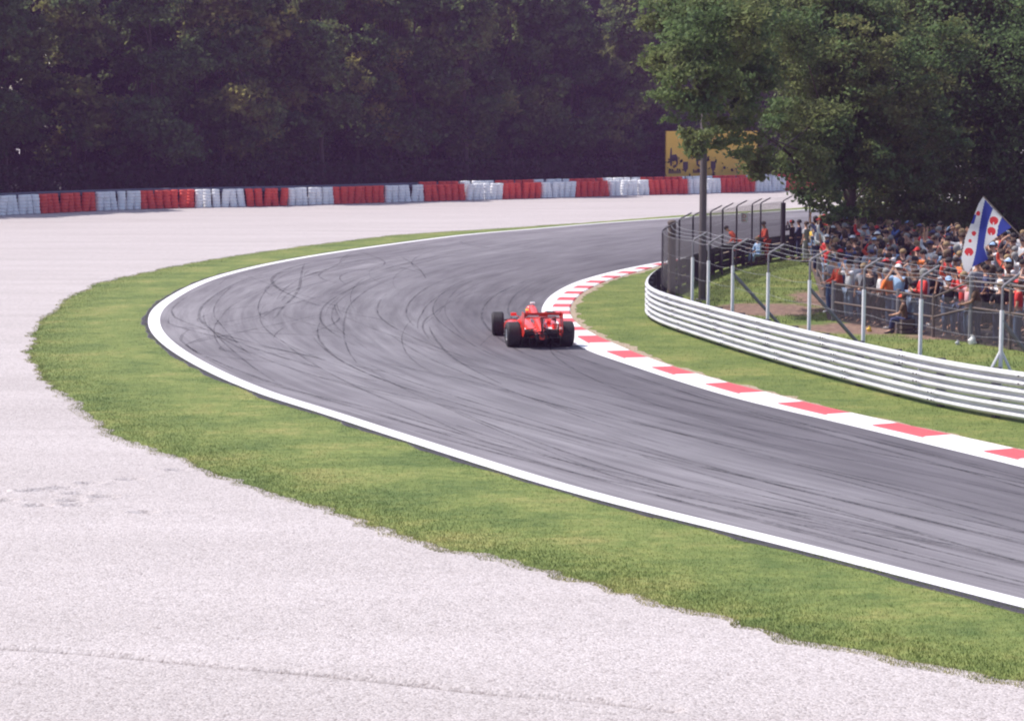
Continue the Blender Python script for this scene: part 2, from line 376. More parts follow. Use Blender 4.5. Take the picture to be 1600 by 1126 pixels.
# match: pair points through arc fractions anchored at apex and ends
def anchored(P, ia, n1, n2):
    A = sample(P[:ia+1], np.linspace(0, 1, n1)); B = sample(P[ia:], np.linspace(0, 1, n2))[1:]; return np.vstack([A, B])
ap_o = np.argmin(((OUT-np.array(pix(243, 500)[:2]))**2).sum(1)); ap_i = np.argmin(((INN-np.array(pix(846, 489)[:2]))**2).sum(1))
TO = smooth(anchored(OUT, ap_o, 500, 500), 200); TI = smooth(anchored(INN, ap_i, 500, 500), 200)
TO0, TI0 = anchored(OUT, ap_o, 500, 500), anchored(INN, ap_i, 500, 500)
no = normals(TO0); so_ = np.sign(((TO0-TI0)*no).sum(1)).mean()
SHO = .25+.14*vnoise(arclen(TO0), arclen(TO0)*0, .8, 41)+.05*vnoise(arclen(TO0), arclen(TO0)*0, .25, 42)+.16*np.clip(1-np.arange(len(TO0))/230, 0, 1)
TOx = TO0+no*so_*SHO[:, None]
rows = [TI0+(TI0-TO0)/np.hypot(*(TI0-TO0).T)[:, None]*.25]+[TI0*(1-u)+TO0*u for u in np.linspace(0, 1, 9)]+[TOx]
track = grid_rows(rows, .046, 'race_track', M['asphalt'])
def TP(u, v):
    """u across (0 inner..1 outer), v index 0..998"""
    i = min(max(v, 0), 997.99); k = int(i); t = i-k
    a = TI0[k]*(1-t)+TI0[k+1]*t; b__ = TO0[k]*(1-t)+TO0[k+1]*t
    return a*(1-u)+b__*u
M['shoulder'] = plain('dark_track_shoulder', (.045, .04, .05), .9, 0, .3, 5)
grid_rows([TO0+no*so_*.19, TO0+no*so_*(SHO-.012)[:, None]], .0485, 'track_shoulder', M['shoulder'])
# white outer line
Ow = sample(OUT, np.linspace(0, 1, 900)); nw = normals(Ow); sw = np.sign(((Ow-near_param(Ow, INN))*nw).sum(1)).mean()
grid_rows([Ow-nw*sw*.165, Ow+nw*sw*.185], .051, 'edge_line', M['line'])
# inner kerb : white line + red and white blocks
K0 = sample(INN, np.linspace(0, 1, 1600)); K1 = smooth(near_param(K0, KER), 60); nk = K1-K0; nk /= np.hypot(*nk.T)[:, None]
Kw = K0+nk*np.minimum(.42, np.hypot(*(K1-K0).T)*.35)[:, None]
kb = MB(); n = len(K0); LK = arclen(K0)
LEFT = [(K0, .052), (Kw, .056), (Kw+(K1-Kw)*.08, .075), (K1-(K1-Kw)*.06, .075), (K1, .045)]
for P_, z_ in LEFT: kb.v += [(p[0], p[1], z_) for p in P_]
bounds = [(1600, 722), (1553, 708), (1462, 687), (1377, 668), (1306, 652), (1230, 634), (1175, 618), (1112, 603), (1082, 588), (1028, 577), (1003, 563), (962, 552), (950, 539), (915, 528), (915, 520), (896, 514)]
bpar = sorted([LK[((K0*.5+K1*.5-np.array(pix(*q)[:2]))**2).sum(1).argmin()] for q in bounds])
while bpar[-1] < LK[-1]: bpar.append(bpar[-1]+1.32)
while bpar[0] > 0: bpar.insert(0, bpar[0]-1.5)
first_red_i = next(i for i, q in enumerate(bpar) if abs(q-LK[((K0*.5+K1*.5-np.array(pix(1462, 687)[:2]))**2).sum(1).argmin()]) < .05)
for r_ in range(4):
    for i in range(n-1):
        q = (i+r_*n, i+1+r_*n, i+1+(r_+1)*n, i+(r_+1)*n)
        seg = np.searchsorted(bpar, LK[i], 'right')-1
        kb.f.append(q[::-1]); kb.m.append(0 if r_ == 0 else (2 if (seg-first_red_i) % 2 == 0 else 1))
tag(kb.build('kerb', [M['line'], M['kwhite'], M['kred']], smooth=False), kind='structure')
M['sand'] = plain('dry_sandy_soil', (.36, .28, .20), .95, 0, .3, 6)
ws = .10+.34*vnoise(LK, LK*0, 1.1, 61)*vnoise(LK, LK*0, .3, 62)+.22*np.clip(vnoise(LK, LK*0, 4., 63)-.45, 0, 1)
grid_rows([K1-nk*.02, K1+nk*ws[:, None]], .0405, 'worn_soil', M['sand'])
# infield polygon
Ki = sample(K1-nk*(-.0), np.linspace(0, 1, 700)); Kin = normals(Ki)
poly = [tuple(p) for p in Ki]+[(60, Ki[-1][1]), (60, Ki[0][1])]
fan = np.c_[np.array(poly)]; PV = []
rightx = 60.0
inf = grid_rows([Ki, Ki*.5+np.c_[np.full(700, rightx), Ki[:, 1]]*.5, np.c_[np.full(700, rightx), Ki[:, 1]]], .036, 'infield', M['infield'])

# ------------------------------------------------------------ skid marks
sk = MB()
def mark(u0, v0, u1, v1, width, bow=0., n=50):
    pts = []
    for i in range(n+1):
        t = i/n; pts.append(TP(min(.965, max(.02, u0+(u1-u0)*t+bow*math.sin(math.pi*t))), v0+(v1-v0)*t))
    P_ = np.array(pts); nn_ = normals(P_); wd = width*np.sin(np.clip(np.linspace(0, 1, n+1), .03, .97)*math.pi)**.35/2
    A = P_+nn_*wd[:, None]; B = P_-nn_*wd[:, None]; base = len(sk.v)
    sk.v += [(p[0], p[1], mark.z) for p in A]+[(p[0], p[1], mark.z) for p in B]
    for i in range(n): sk.f.append((base+i, base+i+1, base+n+2+i, base+n+1+i)); sk.m.append(0)
    mark.z += .00006
mark.z = .0490
rs = random.Random(5)
def vpx(px, py):
    p = np.array(pix(px, py)[:2]); best = min(((i, j) for i in range(0, 999, 3) for j in range(11)), key=lambda q: ((TP(q[1]/10, q[0])-p)**2).sum()); return best[1]/10, best[0]
def mpx(a, b__, width=.2, bow=0.):
    (u0, v0), (u1, v1) = vpx(*a), vpx(*b__); mark(u0, v0, u1, v1, width, bow)
for k in range(100):                       # rubber laid along the racing line
    v0 = rs.uniform(60, 800); u0_ = rs.uniform(.05, .95); mark(u0_, v0, min(.97, max(.03, u0_+rs.uniform(-.22, .22))), v0+rs.uniform(80, 220), rs.uniform(.03, .08), rs.uniform(-.05, .05))
for k in range(40):                       # sweeping spins on the outside of the bend
    v0 = rs.uniform(430, 640); mark(rs.uniform(.55, .97), v0, rs.uniform(.4, .98), v0+rs.choice((-1, 1))*rs.uniform(30, 70), rs.uniform(.03, .09), rs.uniform(-.10, .14))
for a, b__, w_, bw in [((300, 465), (650, 590), .2, .05), ((400, 430), (560, 600), .22, .12), ((270, 500), (520, 560), .16, .04), ((1040, 770), (1600, 925), .16, .03), ((1050, 775), (1330, 850), .22, .0),
                       ((1200, 815), (1600, 870), .12, .0), ((560, 400), (520, 480), .3, .2), ((460, 415), (420, 500), .25, -.2), ((520, 590), (980, 720), .12, -.08), ((380, 440), (600, 420), .2, .1), ((770, 465), (830, 466), .15, 0)]:
    mpx(a, b__, w_*.45, bw*.5)
skids = tag(sk.build('skid_marks', M['skid'], smooth=False), kind='structure')

# ------------------------------------------------------------ grass blades (stuff)
def blades(name, P, hmin, hmax, wid, mat, z=.036, zv=None):
    n = len(P); a = rng.uniform(0, 2*np.pi, n); h = rng.uniform(hmin, hmax, n); w_ = wid*rng.uniform(.6, 1.3, n)
    lean = rng.normal(0, .45, (n, 2))*h[:, None]
    dx, dy = np.cos(a)*w_/2, np.sin(a)*w_/2; zz = np.full(n, z) if zv is None else zv
    V0 = np.c_[P[:, 0]-dx, P[:, 1]-dy, zz-.01]; V1 = np.c_[P[:, 0]+dx, P[:, 1]+dy, zz-.01]; V2 = np.c_[P+lean, zz+h]
    V = np.stack([V0, V1, V2], 1).reshape(-1, 3); F = np.arange(3*n).reshape(-1, 3)
    return tag(np_mesh(name, V, F, mat), kind='stuff')
def strip_points(A, B, n, near_bias=True, lo=0, hi=1):
    i = rng.integers(0, len(A)-1, n*3); Lw = np.hypot(*(A-B).T)*np.r_[np.hypot(*np.diff(A, axis=0).T), 0]
    mid = (A+B)/2; wgt = Lw/np.clip(mid[:, 1], 22, 400)**1.6; wgt[mid[:, 1] < 15] = 0; wgt[mid[:, 1] > 125] = 0
    wgt /= wgt.sum(); i = rng.choice(len(A), n, p=wgt); t = rng.uniform(0, 1, n); u = rng.uniform(lo, hi, n)
    i2 = np.minimum(i+1, len(A)-1)
    return (A[i]*(1-t[:, None])+A[i2]*t[:, None])*(1-u[:, None])+(B[i]*(1-t[:, None])+B[i2]*t[:, None])*u[:, None]
M['blade'] = grassy('grass_blades', (.145, .20, .07), (.235, .28, .095), (.38, .35, .145)); M['blade2'] = grassy('infield_blades', (.12, .17, .055), (.18, .23, .075), (.28, .28, .12))
Oin = Od+(Vr-Od)/np.hypot(*(Vr-Od).T)[:, None]*.28
Pv = np.vstack([strip_points(Oin, Vr, 230000), strip_points(Vr-VU*.15, Vr+VU*.16*(.3+vnoise(L, L*0, .35, 77)[:, None]), 30000), strip_points(Oin-(Vr-Od)/np.hypot(*(Vr-Od).T)[:, None]*.10*vnoise(L, L*0, .5, 21)[:, None], Oin, 12000)])
M['straw'] = grassy('straw_blades', (.22, .24, .09), (.36, .34, .15), (.50, .45, .24)); Ps = Pv[230000:260000]
blades('verge_grass', np.vstack([Pv[:230000], Pv[260000:]]), .012, .034, .010, M['blade'], zv=np.r_[np.full(230000, .034), np.full(len(Pv)-260000, .044)])
blades('straw_grass', Ps, .008, .026, .013, M['straw'], z=.004)

# ------------------------------------------------------------ guardrail and catch fence
GR = smooth(ext(resample([pix(*p) for p in [(1600, 664), (1500, 646), (1400, 622), (1250, 581), (1150, 551), (1080, 528), (1040, 514), (1020, 504), (1012, 496), (1013, 486), (1019, 476), (1033, 464), (1050, 455), (1100, 434), (1145, 419), (1240, 402), (1340, 390)]], .3), 12, 18), 10)
gn = normals(GR); gn *= np.sign(((near_param(GR, INN)-GR)*gn).sum(1)).mean()
rail_root = tag(empty('guardrail', (GR[40][0], GR[40][1], 0)), 'three tier white steel guardrail curving round the inside of the bend', 'guardrail')
def child(o, root):
    o.parent = root; o.matrix_parent_inverse = root.matrix_world.inverted() if False else Matrix.Translation(-Vector(root.location)); return o
prof = [(.0, 0), (.015, .012), (.085, .05), (.09, .072), (.085, .095), (.0, .13), (-.01, .15), (.0, .17), (.085, .205), (.09, .228), (.085, .25), (.015, .288), (0, .30)]
for lv in range(3):
    mb = MB(); nG = len(GR); z0 = .10+lv*.322
    for o_, z_ in prof:
        q = GR+gn*o_; mb.v += [(p[0], p[1], z0+z_) for p in q]
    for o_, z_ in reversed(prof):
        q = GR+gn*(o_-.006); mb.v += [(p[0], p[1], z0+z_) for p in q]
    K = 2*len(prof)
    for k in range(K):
        for i in range(nG-1): mb.f.append((k*nG+i, k*nG+i+1, ((k+1) % K)*nG+i+1, ((k+1) % K)*nG+i)); mb.m.append(1 if k >= len(prof) else 0)  # back faces: weathered dark steel that also paints in their shade
    for i in range(7+lv*2, nG-2, 13):      # lapped joints between the panels
        a0 = GR[i]; a1 = GR[i]*.1+GR[i+1]*.9
        if len(mb.v) > 0:
            b0_ = len(mb.v); K2 = len(prof)
            for aa in (a0, a1):
                for o_, z_ in prof: qq = aa+gn[i]*(o_+.009); mb.v.append((qq[0], qq[1], z0+z_))
            for k in range(K2-1): mb.f.append((b0_+k, b0_+k+1, b0_+K2+k+1, b0_+K2+k)); mb.m.append(0)
            for aa in (.25, .75):
                for zz in (.075, .228): qq = a0*(1-aa)+a1*aa+gn[i]*.1; mb.box((qq[0], qq[1], z0+zz), (.03, .03, .03), mi=1)
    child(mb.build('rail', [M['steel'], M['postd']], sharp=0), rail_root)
for i in range(3, len(GR), 6):
    mb = MB(); p = GR[i]-gn[i]*.09; ang = math.atan2(gn[i][1], gn[i][0])
    mb.box((p[0], p[1], .53), (.14, .10, 1.04), Matrix.Rotation(ang, 3, 'Z')); mb.box((p[0]+gn[i][0]*.05, p[1]+gn[i][1]*.05, .6), (.05, .16, .9), Matrix.Rotation(ang, 3, 'Z'))
    child(mb.build('post', M['postd'] , rail_root and None, smooth=False), rail_root)
# catch fence along the rail
FN = GR-gn*.45
fence = tag(empty('catch_fence', (FN[60][0], FN[60][1], 0)), 'tall wire catch fence with cranked posts behind the white guardrail', 'fence')
def nearest_px(P, px, side):
    best = None
    for i, p in enumerate(P):
        x, y = project((p[0], p[1], 0));  ok = (i < apexF) if side == 'near' else (i >= apexF)
        if ok and (best is None or abs(x-px) < best[0]): best = (abs(x-px), i)
    return best[1]
apexF = min(range(len(FN)), key=lambda i: project((FN[i][0], FN[i][1], 0))[0])
Hp = 2.15; posts = []
for px in (1900, 1710, 1558, 1441, 1344, 1260, 1198, 1146, 1108, 1079): posts.append((nearest_px(FN, px, 'near'), 'w'))
posts.append((apexF, 'd'))
for px in (1060, 1082, 1109, 1128, 1150, 1173, 1187, 1221, 1262): posts.append((nearest_px(FN, px, 'far'), 'd' if px != 1221 else 'D'))
tops = []
for k, (i, kind) in enumerate(posts):
    p = Vector((*FN[i], 0)); inn = Vector((-gn[i][0], -gn[i][1], 0)); r_ = .045 if kind == 'w' else .036 if kind == 'd' else .11
    mb = MB(); mb.tube([p, p+Vector((0, 0, Hp if kind == 'w' else 2.55))], r_, 10)
    if k == 2:
        for a in (-1, 1): mb.tube([p+Vector((a*.22, 0, .9)), p+Vector((0, 0, 1.35))], .03, 6)
    po = child(mb.build('post', M['postw'] if kind == 'w' else M['postd']), fence)
    mb = MB(); t0 = p+Vector((0, 0, Hp)); t1 = p+Vector((0, 0, 2.62)); t2 = t1+inn*.42+Vector((0, 0, .24))
    mb.tube([t0, t1, t1+inn*.05+Vector((0, 0, .04)), t2], .027, 8)
    child(mb.build('cranked_arm', M['postg'] if kind == 'w' else M['postd']), fence); tops.append((p, t1, t2, i, inn))
    if kind == 'w' and k in (1, 2, 5, 7):
        mb = MB(); mb.tube([p+Vector((0, 0, 1.95)), p+inn*1.55+Vector((.3, 0, .0))], .045, 8); child(mb.build('brace', M['postg']), fence)
def wire(fn, r_=.007):
    mb = MB()
    for a in range(len(tops)-1):
        i0, i1 = tops[a][3], tops[a+1][3]; st = 1 if i1 > i0 else -1
        A, B = fn(tops[a]), fn(tops[a+1]); m_ = 7
        pts = []
        for q in range(m_+1):
            t = q/m_; base = A.lerp(B, t)
            if abs(i1-i0) > 2:
                j = i0+(i1-i0)*t; j0 = int(j); fp = FN[j0]; off = (A-Vector((*FN[i0], 0))).lerp(B-Vector((*FN[i1], 0)), t); base = Vector((fp[0], fp[1], 0))+off
            base.z -= .05*math.sin(math.pi*t); pts.append(base)
        mb.tube(pts, r_, 5, cap=False)
    return child(mb.build('wire', M['wire']), fence)
for f in (0.0, .33, .66, 1.0): wire(lambda T, f=f: T[1].lerp(T[2], f), .005)
for z_ in (2.1, 1.6): wire(lambda T, z_=z_: Vector((T[0].x, T[0].y, z_)), .003)
# chain link panel, woven wire drawn as a fine diamond cut-out
m, nt, b = new_mat('chain_link'); b.inputs['Base Color'].default_value = (.06, .055, .06, 1); b.inputs['Roughness'].default_value = .6
sp_ = nt.nodes.new('ShaderNodeSeparateXYZ'); nt.links.new(coords(nt, 'UV'), sp_.inputs[0]); outs = []
for op in ('ADD', 'SUBTRACT'):
    a = N(nt, 'ShaderNodeMath', operation=op); nt.links.new(sp_.outputs[0], a.inputs[0]); nt.links.new(sp_.outputs[1], a.inputs[1])
    f = N(nt, 'ShaderNodeMath', operation='MULTIPLY'); nt.links.new(a.outputs[0], f.inputs[0]); f.inputs[1].default_value = 14
    fr = N(nt, 'ShaderNodeMath', operation='FRACT'); nt.links.new(f.outputs[0], fr.inputs[0])
    lt = N(nt, 'ShaderNodeMath', operation='LESS_THAN'); nt.links.new(fr.outputs[0], lt.inputs[0]); lt.inputs[1].default_value = .27; outs.append(lt.outputs[0])
mx = N(nt, 'ShaderNodeMath', operation='MAXIMUM'); nt.links.new(outs[0], mx.inputs[0]); nt.links.new(outs[1], mx.inputs[1]); nt.links.new(mx.outputs[0], b.inputs['Alpha'])
M['link'] = m
i0, i1 = posts[9][0], posts[-2][0]
def link_panel(i0, i1, z0, z1, name, dup=False):
    Q = FN[i0:i1+1]; Lq = arclen(Q); n = len(Q)
    V = np.vstack([np.c_[Q, np.full(n, z0)], np.c_[Q, np.full(n, z1)]]); uv = np.vstack([np.c_[Lq, np.full(n, z0)], np.c_[Lq, np.full(n, z1)]])
    a = np.arange(n-1); return child(np_mesh(name, V, np.c_[a, a+1, a+n+1, a+n], M['link'], uv=uv), fence)
link_panel(min(i0, i1), max(i0, i1), 1.0, 2.6, 'chain_link')
# heavy strainer post at the apex, and small sign on the fence
def simple_thing(name, mb, mat, label, cat, **kw): return tag(mb.build(name, mat, **kw), label, cat)
p = pix(1049, 480); mb = MB(); mb.tube([p, p+Vector((0, 0, 2.75))], .13, 12); mb.lathe([(.0, 2.84), (.1, 2.83), (.15, 2.78), (.15, 2.72), (.13, 2.70)], p, n=12)
simple_thing('wooden_post', mb, M['wood'], 'thick dark timber post at the tip of the guardrail bend', 'post')
p = pix(1097, 470); mb = MB(); r0, r1 = .13, .10
mb.tube([p, p+Vector((0, 0, .02)), p+Vector((0, 0, 11.5))], [r0, r0, r1], 16)
lamp = simple_thing('lamp_pole', mb, M['pole'], 'tall slim metal pole rising into the leaves behind the fence', 'pole')
mb = MB(); mb.tube([p+Vector((0, 0, 11.4)), p+Vector((0, 0, 11.8)), p+Vector((-.5, -.3, 12.1)), p+Vector((-1.2, -.7, 12.15))], .04, 8); mb.box(p+Vector((-1.45, -.85, 12.12)), (.6, .28, .14), Matrix.Rotation(R(30), 3, 'Z'), bev=.03)
mb.build('lamp_head', M['postg'], lamp)
mb = MB(); mb.box(p+Vector((0, 0, .04)), (.42, .42, .05)); mb.build('base_plate', M['postg'], lamp)
ms_ = plain('sign_white', (.8, .78, .8), .5); mr_ = plain('sign_red', (.7, .1, .12), .5)
fp_ = min(range(apexF, len(FN)), key=lambda i: abs(project((*FN[i], 0))[0]-1161)); p = Vector((*FN[fp_], 0))
q = Vector((p.x, p.y-.07, 2.12)); mb = MB(); mb.box(q, (.28, .02, .38), bev=.004)
sg = simple_thing('warning_sign', mb, ms_, 'small white sign with red mark hung on the far fence', 'sign')
mb = MB(); mb.lathe([(.055, -.013), (.08, -.013), (.08, -.016), (.055, -.016), (.055, -.013)], q+Vector((0, 0, .05)), 'y', 16); mb.box(q+Vector((0, -.013, -.12)), (.16, .004, .03)); mb.build('red_mark', mr_, sg)

# ------------------------------------------------------------ tyre wall
BASE = smooth(ext(resample([pix(*p) for p in [(-150, 345), (0, 337.5), (67, 333.5), (154, 329.5), (224, 326.5), (307, 324.5), (387, 323), (453, 321.5), (526, 319), (604, 316.5), (667, 314.5), (731, 313), (788, 311.5), (848, 309.5), (902, 308), (955, 306.5), (1018, 304.5), (1078, 303), (1130, 301.5), (1182, 299.5), (1229, 298)]], .5), 45, 50), 60)
bn = normals(BASE); bn *= np.sign((bn*(-BASE)).sum(1)).mean()     # towards the viewer
FLr = [BASE-bn*q for q in (2.6, 40, 200)]
grid_rows(FLr, [.0, .0, .0], 'forest_floor', M['litter'])
edges = [-100, -22, 67, 154, 224, 307, 387, 453, 526, 604, 667, 731, 788, 848, 902, 955, 1018, 1078, 1130, 1182, 1229, 1280, 1330]
bx = np.array([project((p[0], p[1], 0))[0] for p in BASE]); LB = arclen(BASE)
def base_at(px): j = np.interp(px, bx, LB); return j
def stack_mesh(seed, mat):
    r_ = random.Random(seed); mb = MB(); n = 14; x = y = 0; lx, ly = r_.uniform(-.022, .022), r_.uniform(-.02, .02)
    for k in range(6):
        x += lx+r_.uniform(-.03, .03); y += ly+r_.uniform(-.02, .02); z = k*.222; R0 = .30*r_.uniform(.96, 1.03)
        pr = [(.17, z+.03), (.20, z+.005), (R0-.03, z), (R0-.004, z+.045), (R0, z+.11), (R0-.004, z+.17), (R0-.03, z+.215), (.20, z+.21), (.17, z+.19), (.17, z+.03)]
        mb.lathe(pr, (x, y, 0), n=n)
    return mb.mesh('tyre_stack', mat)
SM = {c: [stack_mesh(s, M['t'+c]) for s in range(5)] for c in ('white', 'red')}
ordn = ['first', 'second', 'third', 'fourth', 'fifth', 'sixth', 'seventh', 'eighth', 'ninth', 'tenth', 'eleventh', 'twelfth', 'thirteenth', 'fourteenth', 'fifteenth', 'sixteenth', 'seventeenth', 'eighteenth', 'nineteenth', 'twentieth']
cnt = {'white': 0, 'red': 0}; r2 = random.Random(3); blocks = []
for k in range(len(edges)-1):
    colr = 'red' if k % 2 == 0 else 'white'
    l0, l1 = base_at(edges[k]), base_at(edges[k+1]); ns = max(3, round((l1-l0)/.66))
    vis = edges[k+1] > 4
    if vis: bi = cnt[colr]; cnt[colr] += 1; blocks.append((edges[k], edges[k+1], colr, bi))
    for row in (0, 1):
        if row == 1 and edges[k] < 630: continue
        for j in range(ns):
            l = l0+(l1-l0)*(j+.5)/ns; p = np.array([np.interp(l, LB, BASE[:, 0]), np.interp(l, LB, BASE[:, 1])]); i_ = int(np.interp(l, LB, np.arange(len(LB))))
            q = p-bn[i_]*(.32+row*(.95 if row else 0))
            o = link(bpy.data.objects.new('tyre_stack', r2.choice(SM[colr]))); o.location = (q[0]+r2.uniform(-.03, .03), q[1]+r2.uniform(-.06, .06), -.01+row*.2); o.rotation_euler = (r2.uniform(-.02, .02), r2.uniform(-.03, .03), r2.uniform(0, 6))
            if not vis: lab = f'{colr} painted tyre stack beyond the left end of the visible tyre wall'
            else: lab = f'{ordn[j]} stack from left in the {ordn[bi]} {colr} block, {"front" if row == 0 else "back"} row of tyre wall'
            tag(o, lab, 'tyre stack', f'{colr} tyre stacks of the barrier')
# low steel rail behind the tyres
mb = MB(); off = np.array([1.35 if x < 600 else 2.3 for x in bx]); off = np.convolve(np.pad(off, 20, 'edge'), np.ones(41)/41, 'valid')
q = BASE-bn*off[:, None]
ng = len(q)
for o_, z_ in [(0, .98), (.07, 1.03), (.07, 1.1), (.0, 1.15), (.07, 1.22), (.07, 1.28), (0, 1.33), (-.02, 1.33), (-.02, .98)]:
    mb.v += [(a[0], a[1], z_+.1) for a in q+bn*o_]
for k in range(9):
    for i in range(ng-1): mb.f.append((k*ng+i, k*ng+i+1, ((k+1) % 9)*ng+i+1, ((k+1) % 9)*ng+i)); mb.m.append(0)
fr = tag(mb.build('guardrail', plain('dull_blue_steel', (.16, .18, .24), .6, .3)), 'dull grey blue steel rail running behind the red and white tyre wall', 'guardrail')

# ------------------------------------------------------------ billboard
A, B = at(1040, 275, 187), at(1182, 270, 196); z0 = A.z-.1; A.z = B.z = 0; top = at(1040, 205, 187).z
ux = (B-A).normalized(); wB = (B-A).length; rotB = Matrix((ux, Vector((0, 0, 1)).cross(ux), (0, 0, 1))).transposed()
my = plain('billboard_yellow', (.82, .47, .04), .5, 0, .05); mk = plain('billboard_ink', (.03, .02, .03), .6)
bb = tag(empty('billboard', A), 'yellow billboard with dark emblems standing behind the tyre wall', 'billboard')
def bl(x, z, y=0): return A+ux*x+Vector((0, 0, z))+rotB @ Vector((0, y, 0))
mb = MB(); mb.box(bl(wB/2, (z0+top)/2), (wB, .12, top-z0), rotB); child(mb.build('panel', my, smooth=False), bb)
for x in (.6, wB/2, wB-.6):
    mb = MB(); mb.box(bl(x, z0/2+1, .12), (.14, .12, z0+2), rotB); child(mb.build('support', M['postd'], smooth=False), bb)
hh = top-z0
def inkpoly(pts, name='emblem'):
    mb = MB(); F_ = [bl(x, z0+z, -.07) for x, z in pts]; Bk = [bl(x, z0+z, -.055) for x, z in pts]; n = len(pts)
    mb.v = [tuple(q) for q in F_+Bk]; mb.f = [tuple(range(n))]+[(i, (i+1) % n, n+(i+1) % n, n+i) for i in range(n)]; mb.m = [0]*(n+1); child(mb.build(name, mk, smooth=False), bb)
for x0 in (.45, 4.1):
    inkpoly([(x0, 1.5), (x0+.12, 2.6), (x0+.28, 2.65), (x0+.32, 2.0), (x0+.9, 2.05), (x0+1.15, 1.75), (x0+1.1, 1.0), (x0+.95, 1.0), (x0+.9, 1.45), (x0+.35, 1.4), (x0+.3, 1.0), (x0+.12, 1.0)])
for x0 in (2.3, 6.2): inkpoly([(x0, 1.35), (x0+.7, 1.35), (x0+.7, .75), (x0+.35, .35), (x0, .75)])
for x0 in (.35, 3.7):
    for j in range(9):
        inkpoly([(x0+j*.19, .3), (x0+j*.19+.13, .3), (x0+j*.19+.13, .3+(.26 if j % 3 else .36)), (x0+j*.19, .3+(.26 if j % 3 else .36))], 'lettering')

# ------------------------------------------------------------ trees
def leaves(centers, radii, n, size, up=.35, squash=.8, per=55, sprd=.13):
    C = np.array(centers); rad = np.array(radii); wgt = rad**2.2; wgt = wgt/wgt.sum()
    nc = max(8, n//per); ci = rng.choice(len(C), nc, p=wgt)
    d = rng.normal(size=(nc, 3)); d /= np.linalg.norm(d, axis=1)[:, None]; rr = rng.uniform(.35, 1.05, nc)**.6
    cl = C[ci]+d*(rad[ci]*rr)[:, None]*np.array([1, 1, squash])
    k = rng.integers(0, nc, n); sp = rng.normal(size=(n, 3))*np.array([1, 1, .42])*(rad[ci][k]*sprd+.10)[:, None]
    P = cl[k]+sp
    nrm = rng.normal(size=(n, 3)); nrm[:, 2] += up*3*rng.choice([1], n); nrm /= np.linalg.norm(nrm, axis=1)[:, None]
    t = np.cross(nrm, rng.normal(size=(n, 3))); t /= np.linalg.norm(t, axis=1)[:, None]; b__ = np.cross(nrm, t)
    s_ = (size*rng.uniform(.6, 1.35, n))[:, None]
    V = np.stack([P-t*s_*.5, P+b__*s_*.32, P+t*s_*.55, P-b__*s_*.32], 1).reshape(-1, 3)
    return V, np.arange(4*n).reshape(-1, 4)
def trunk_mb(h, r0, crown, seed, nl=9):
    r_ = random.Random(seed); mb = MB(); pts = [Vector((0, 0, -.1))]; x = y = 0
    for k in range(1, 8):
        x += r_.uniform(-.12, .12); y += r_.uniform(-.12, .12); pts.append(Vector((x, y, h*k/7)))
    mb.tube(pts, [r0*1.3]+[r0*(1-.11*k) for k in range(1, 8)], 9)
    for j in range(nl):
        k = r_.randint(2, 6); s_ = pts[k]; t_ = Vector(r_.choice(crown)); md = s_.lerp(t_, .5)+Vector((0, 0, r_.uniform(-.3, .5)))
        mb.tube([s_, md, t_], [r0*.3, r0*.15, r0*.05], 6)
    return mb
def forest_tree(seed, h):
    r_ = random.Random(seed); cs = []; rs_ = []
    for k in range(20):
        z = r_.uniform(.22, .95)*h; wr = 3.4*math.sin(math.pi*min(.95, max(.18, (z/h)**.8)))+.4; a = r_.uniform(0, 6.28); q = wr*r_.uniform(.3, 1)
        cs.append((q*math.cos(a), q*math.sin(a), z)); rs_.append(r_.uniform(1.0, 2.1))
    return cs, rs_
protos = []
for s in range(5):
    h = (20, 18, 21, 19, 22)[s]; cs, rs_ = forest_tree(100+s, h); V, F = leaves(cs, rs_, 24000, .42, per=60, sprd=.2)
    t = empty('forest_tree', (0, 0, -200)); tb = trunk_mb(h*.85, .24, cs, s).build('trunk', M['bark'], t); np_mesh('crown', V, F, M['leaf_f'], t); protos.append(t)
def block_name(px):
    c = [b_ for b_ in blocks if b_[0] <= px < b_[1]]
    if c: return f'behind the {ordn[c[0][3]]} {c[0][2]} block of tyres'
    return None
tr = random.Random(11); first = [True]*5; tot = 0
for l in np.arange(3, LB[-1]+2, 3.6):
    for row, back in ((0, 10.5), (1, 16)):
        ll = l+tr.uniform(-.9, .9)+row*1.8; p = np.array([np.interp(ll, LB, BASE[:, 0]), np.interp(ll, LB, BASE[:, 1])]); i_ = int(np.interp(ll, LB, np.arange(len(LB))))
        q = p-bn[i_]*(back+tr.uniform(-2.2, 2.2)); k = tr.randrange(5)
        o = protos[k] if first[k] else copy_tree(protos[k]); first[k] = False
        o.location = (q[0], q[1], 0); o.rotation_euler = (0, 0, tr.uniform(0, 6.28)); s_ = tr.uniform(.86, 1.1) if row == 0 else tr.uniform(.74, .84); o.scale = (s_, s_, s_)
        px = project((q[0], q[1], 0))[0]; nm = block_name(px)
        where = nm if nm else ('beyond the left edge of the view' if px < 0 else 'beyond the billboard at the far right')
        tag(o, f'tall dark tree, {"front" if row == 0 else "second"} row of the wood {where}', 'tree', 'trees of the dark wood behind the tyre wall'); tot += 1
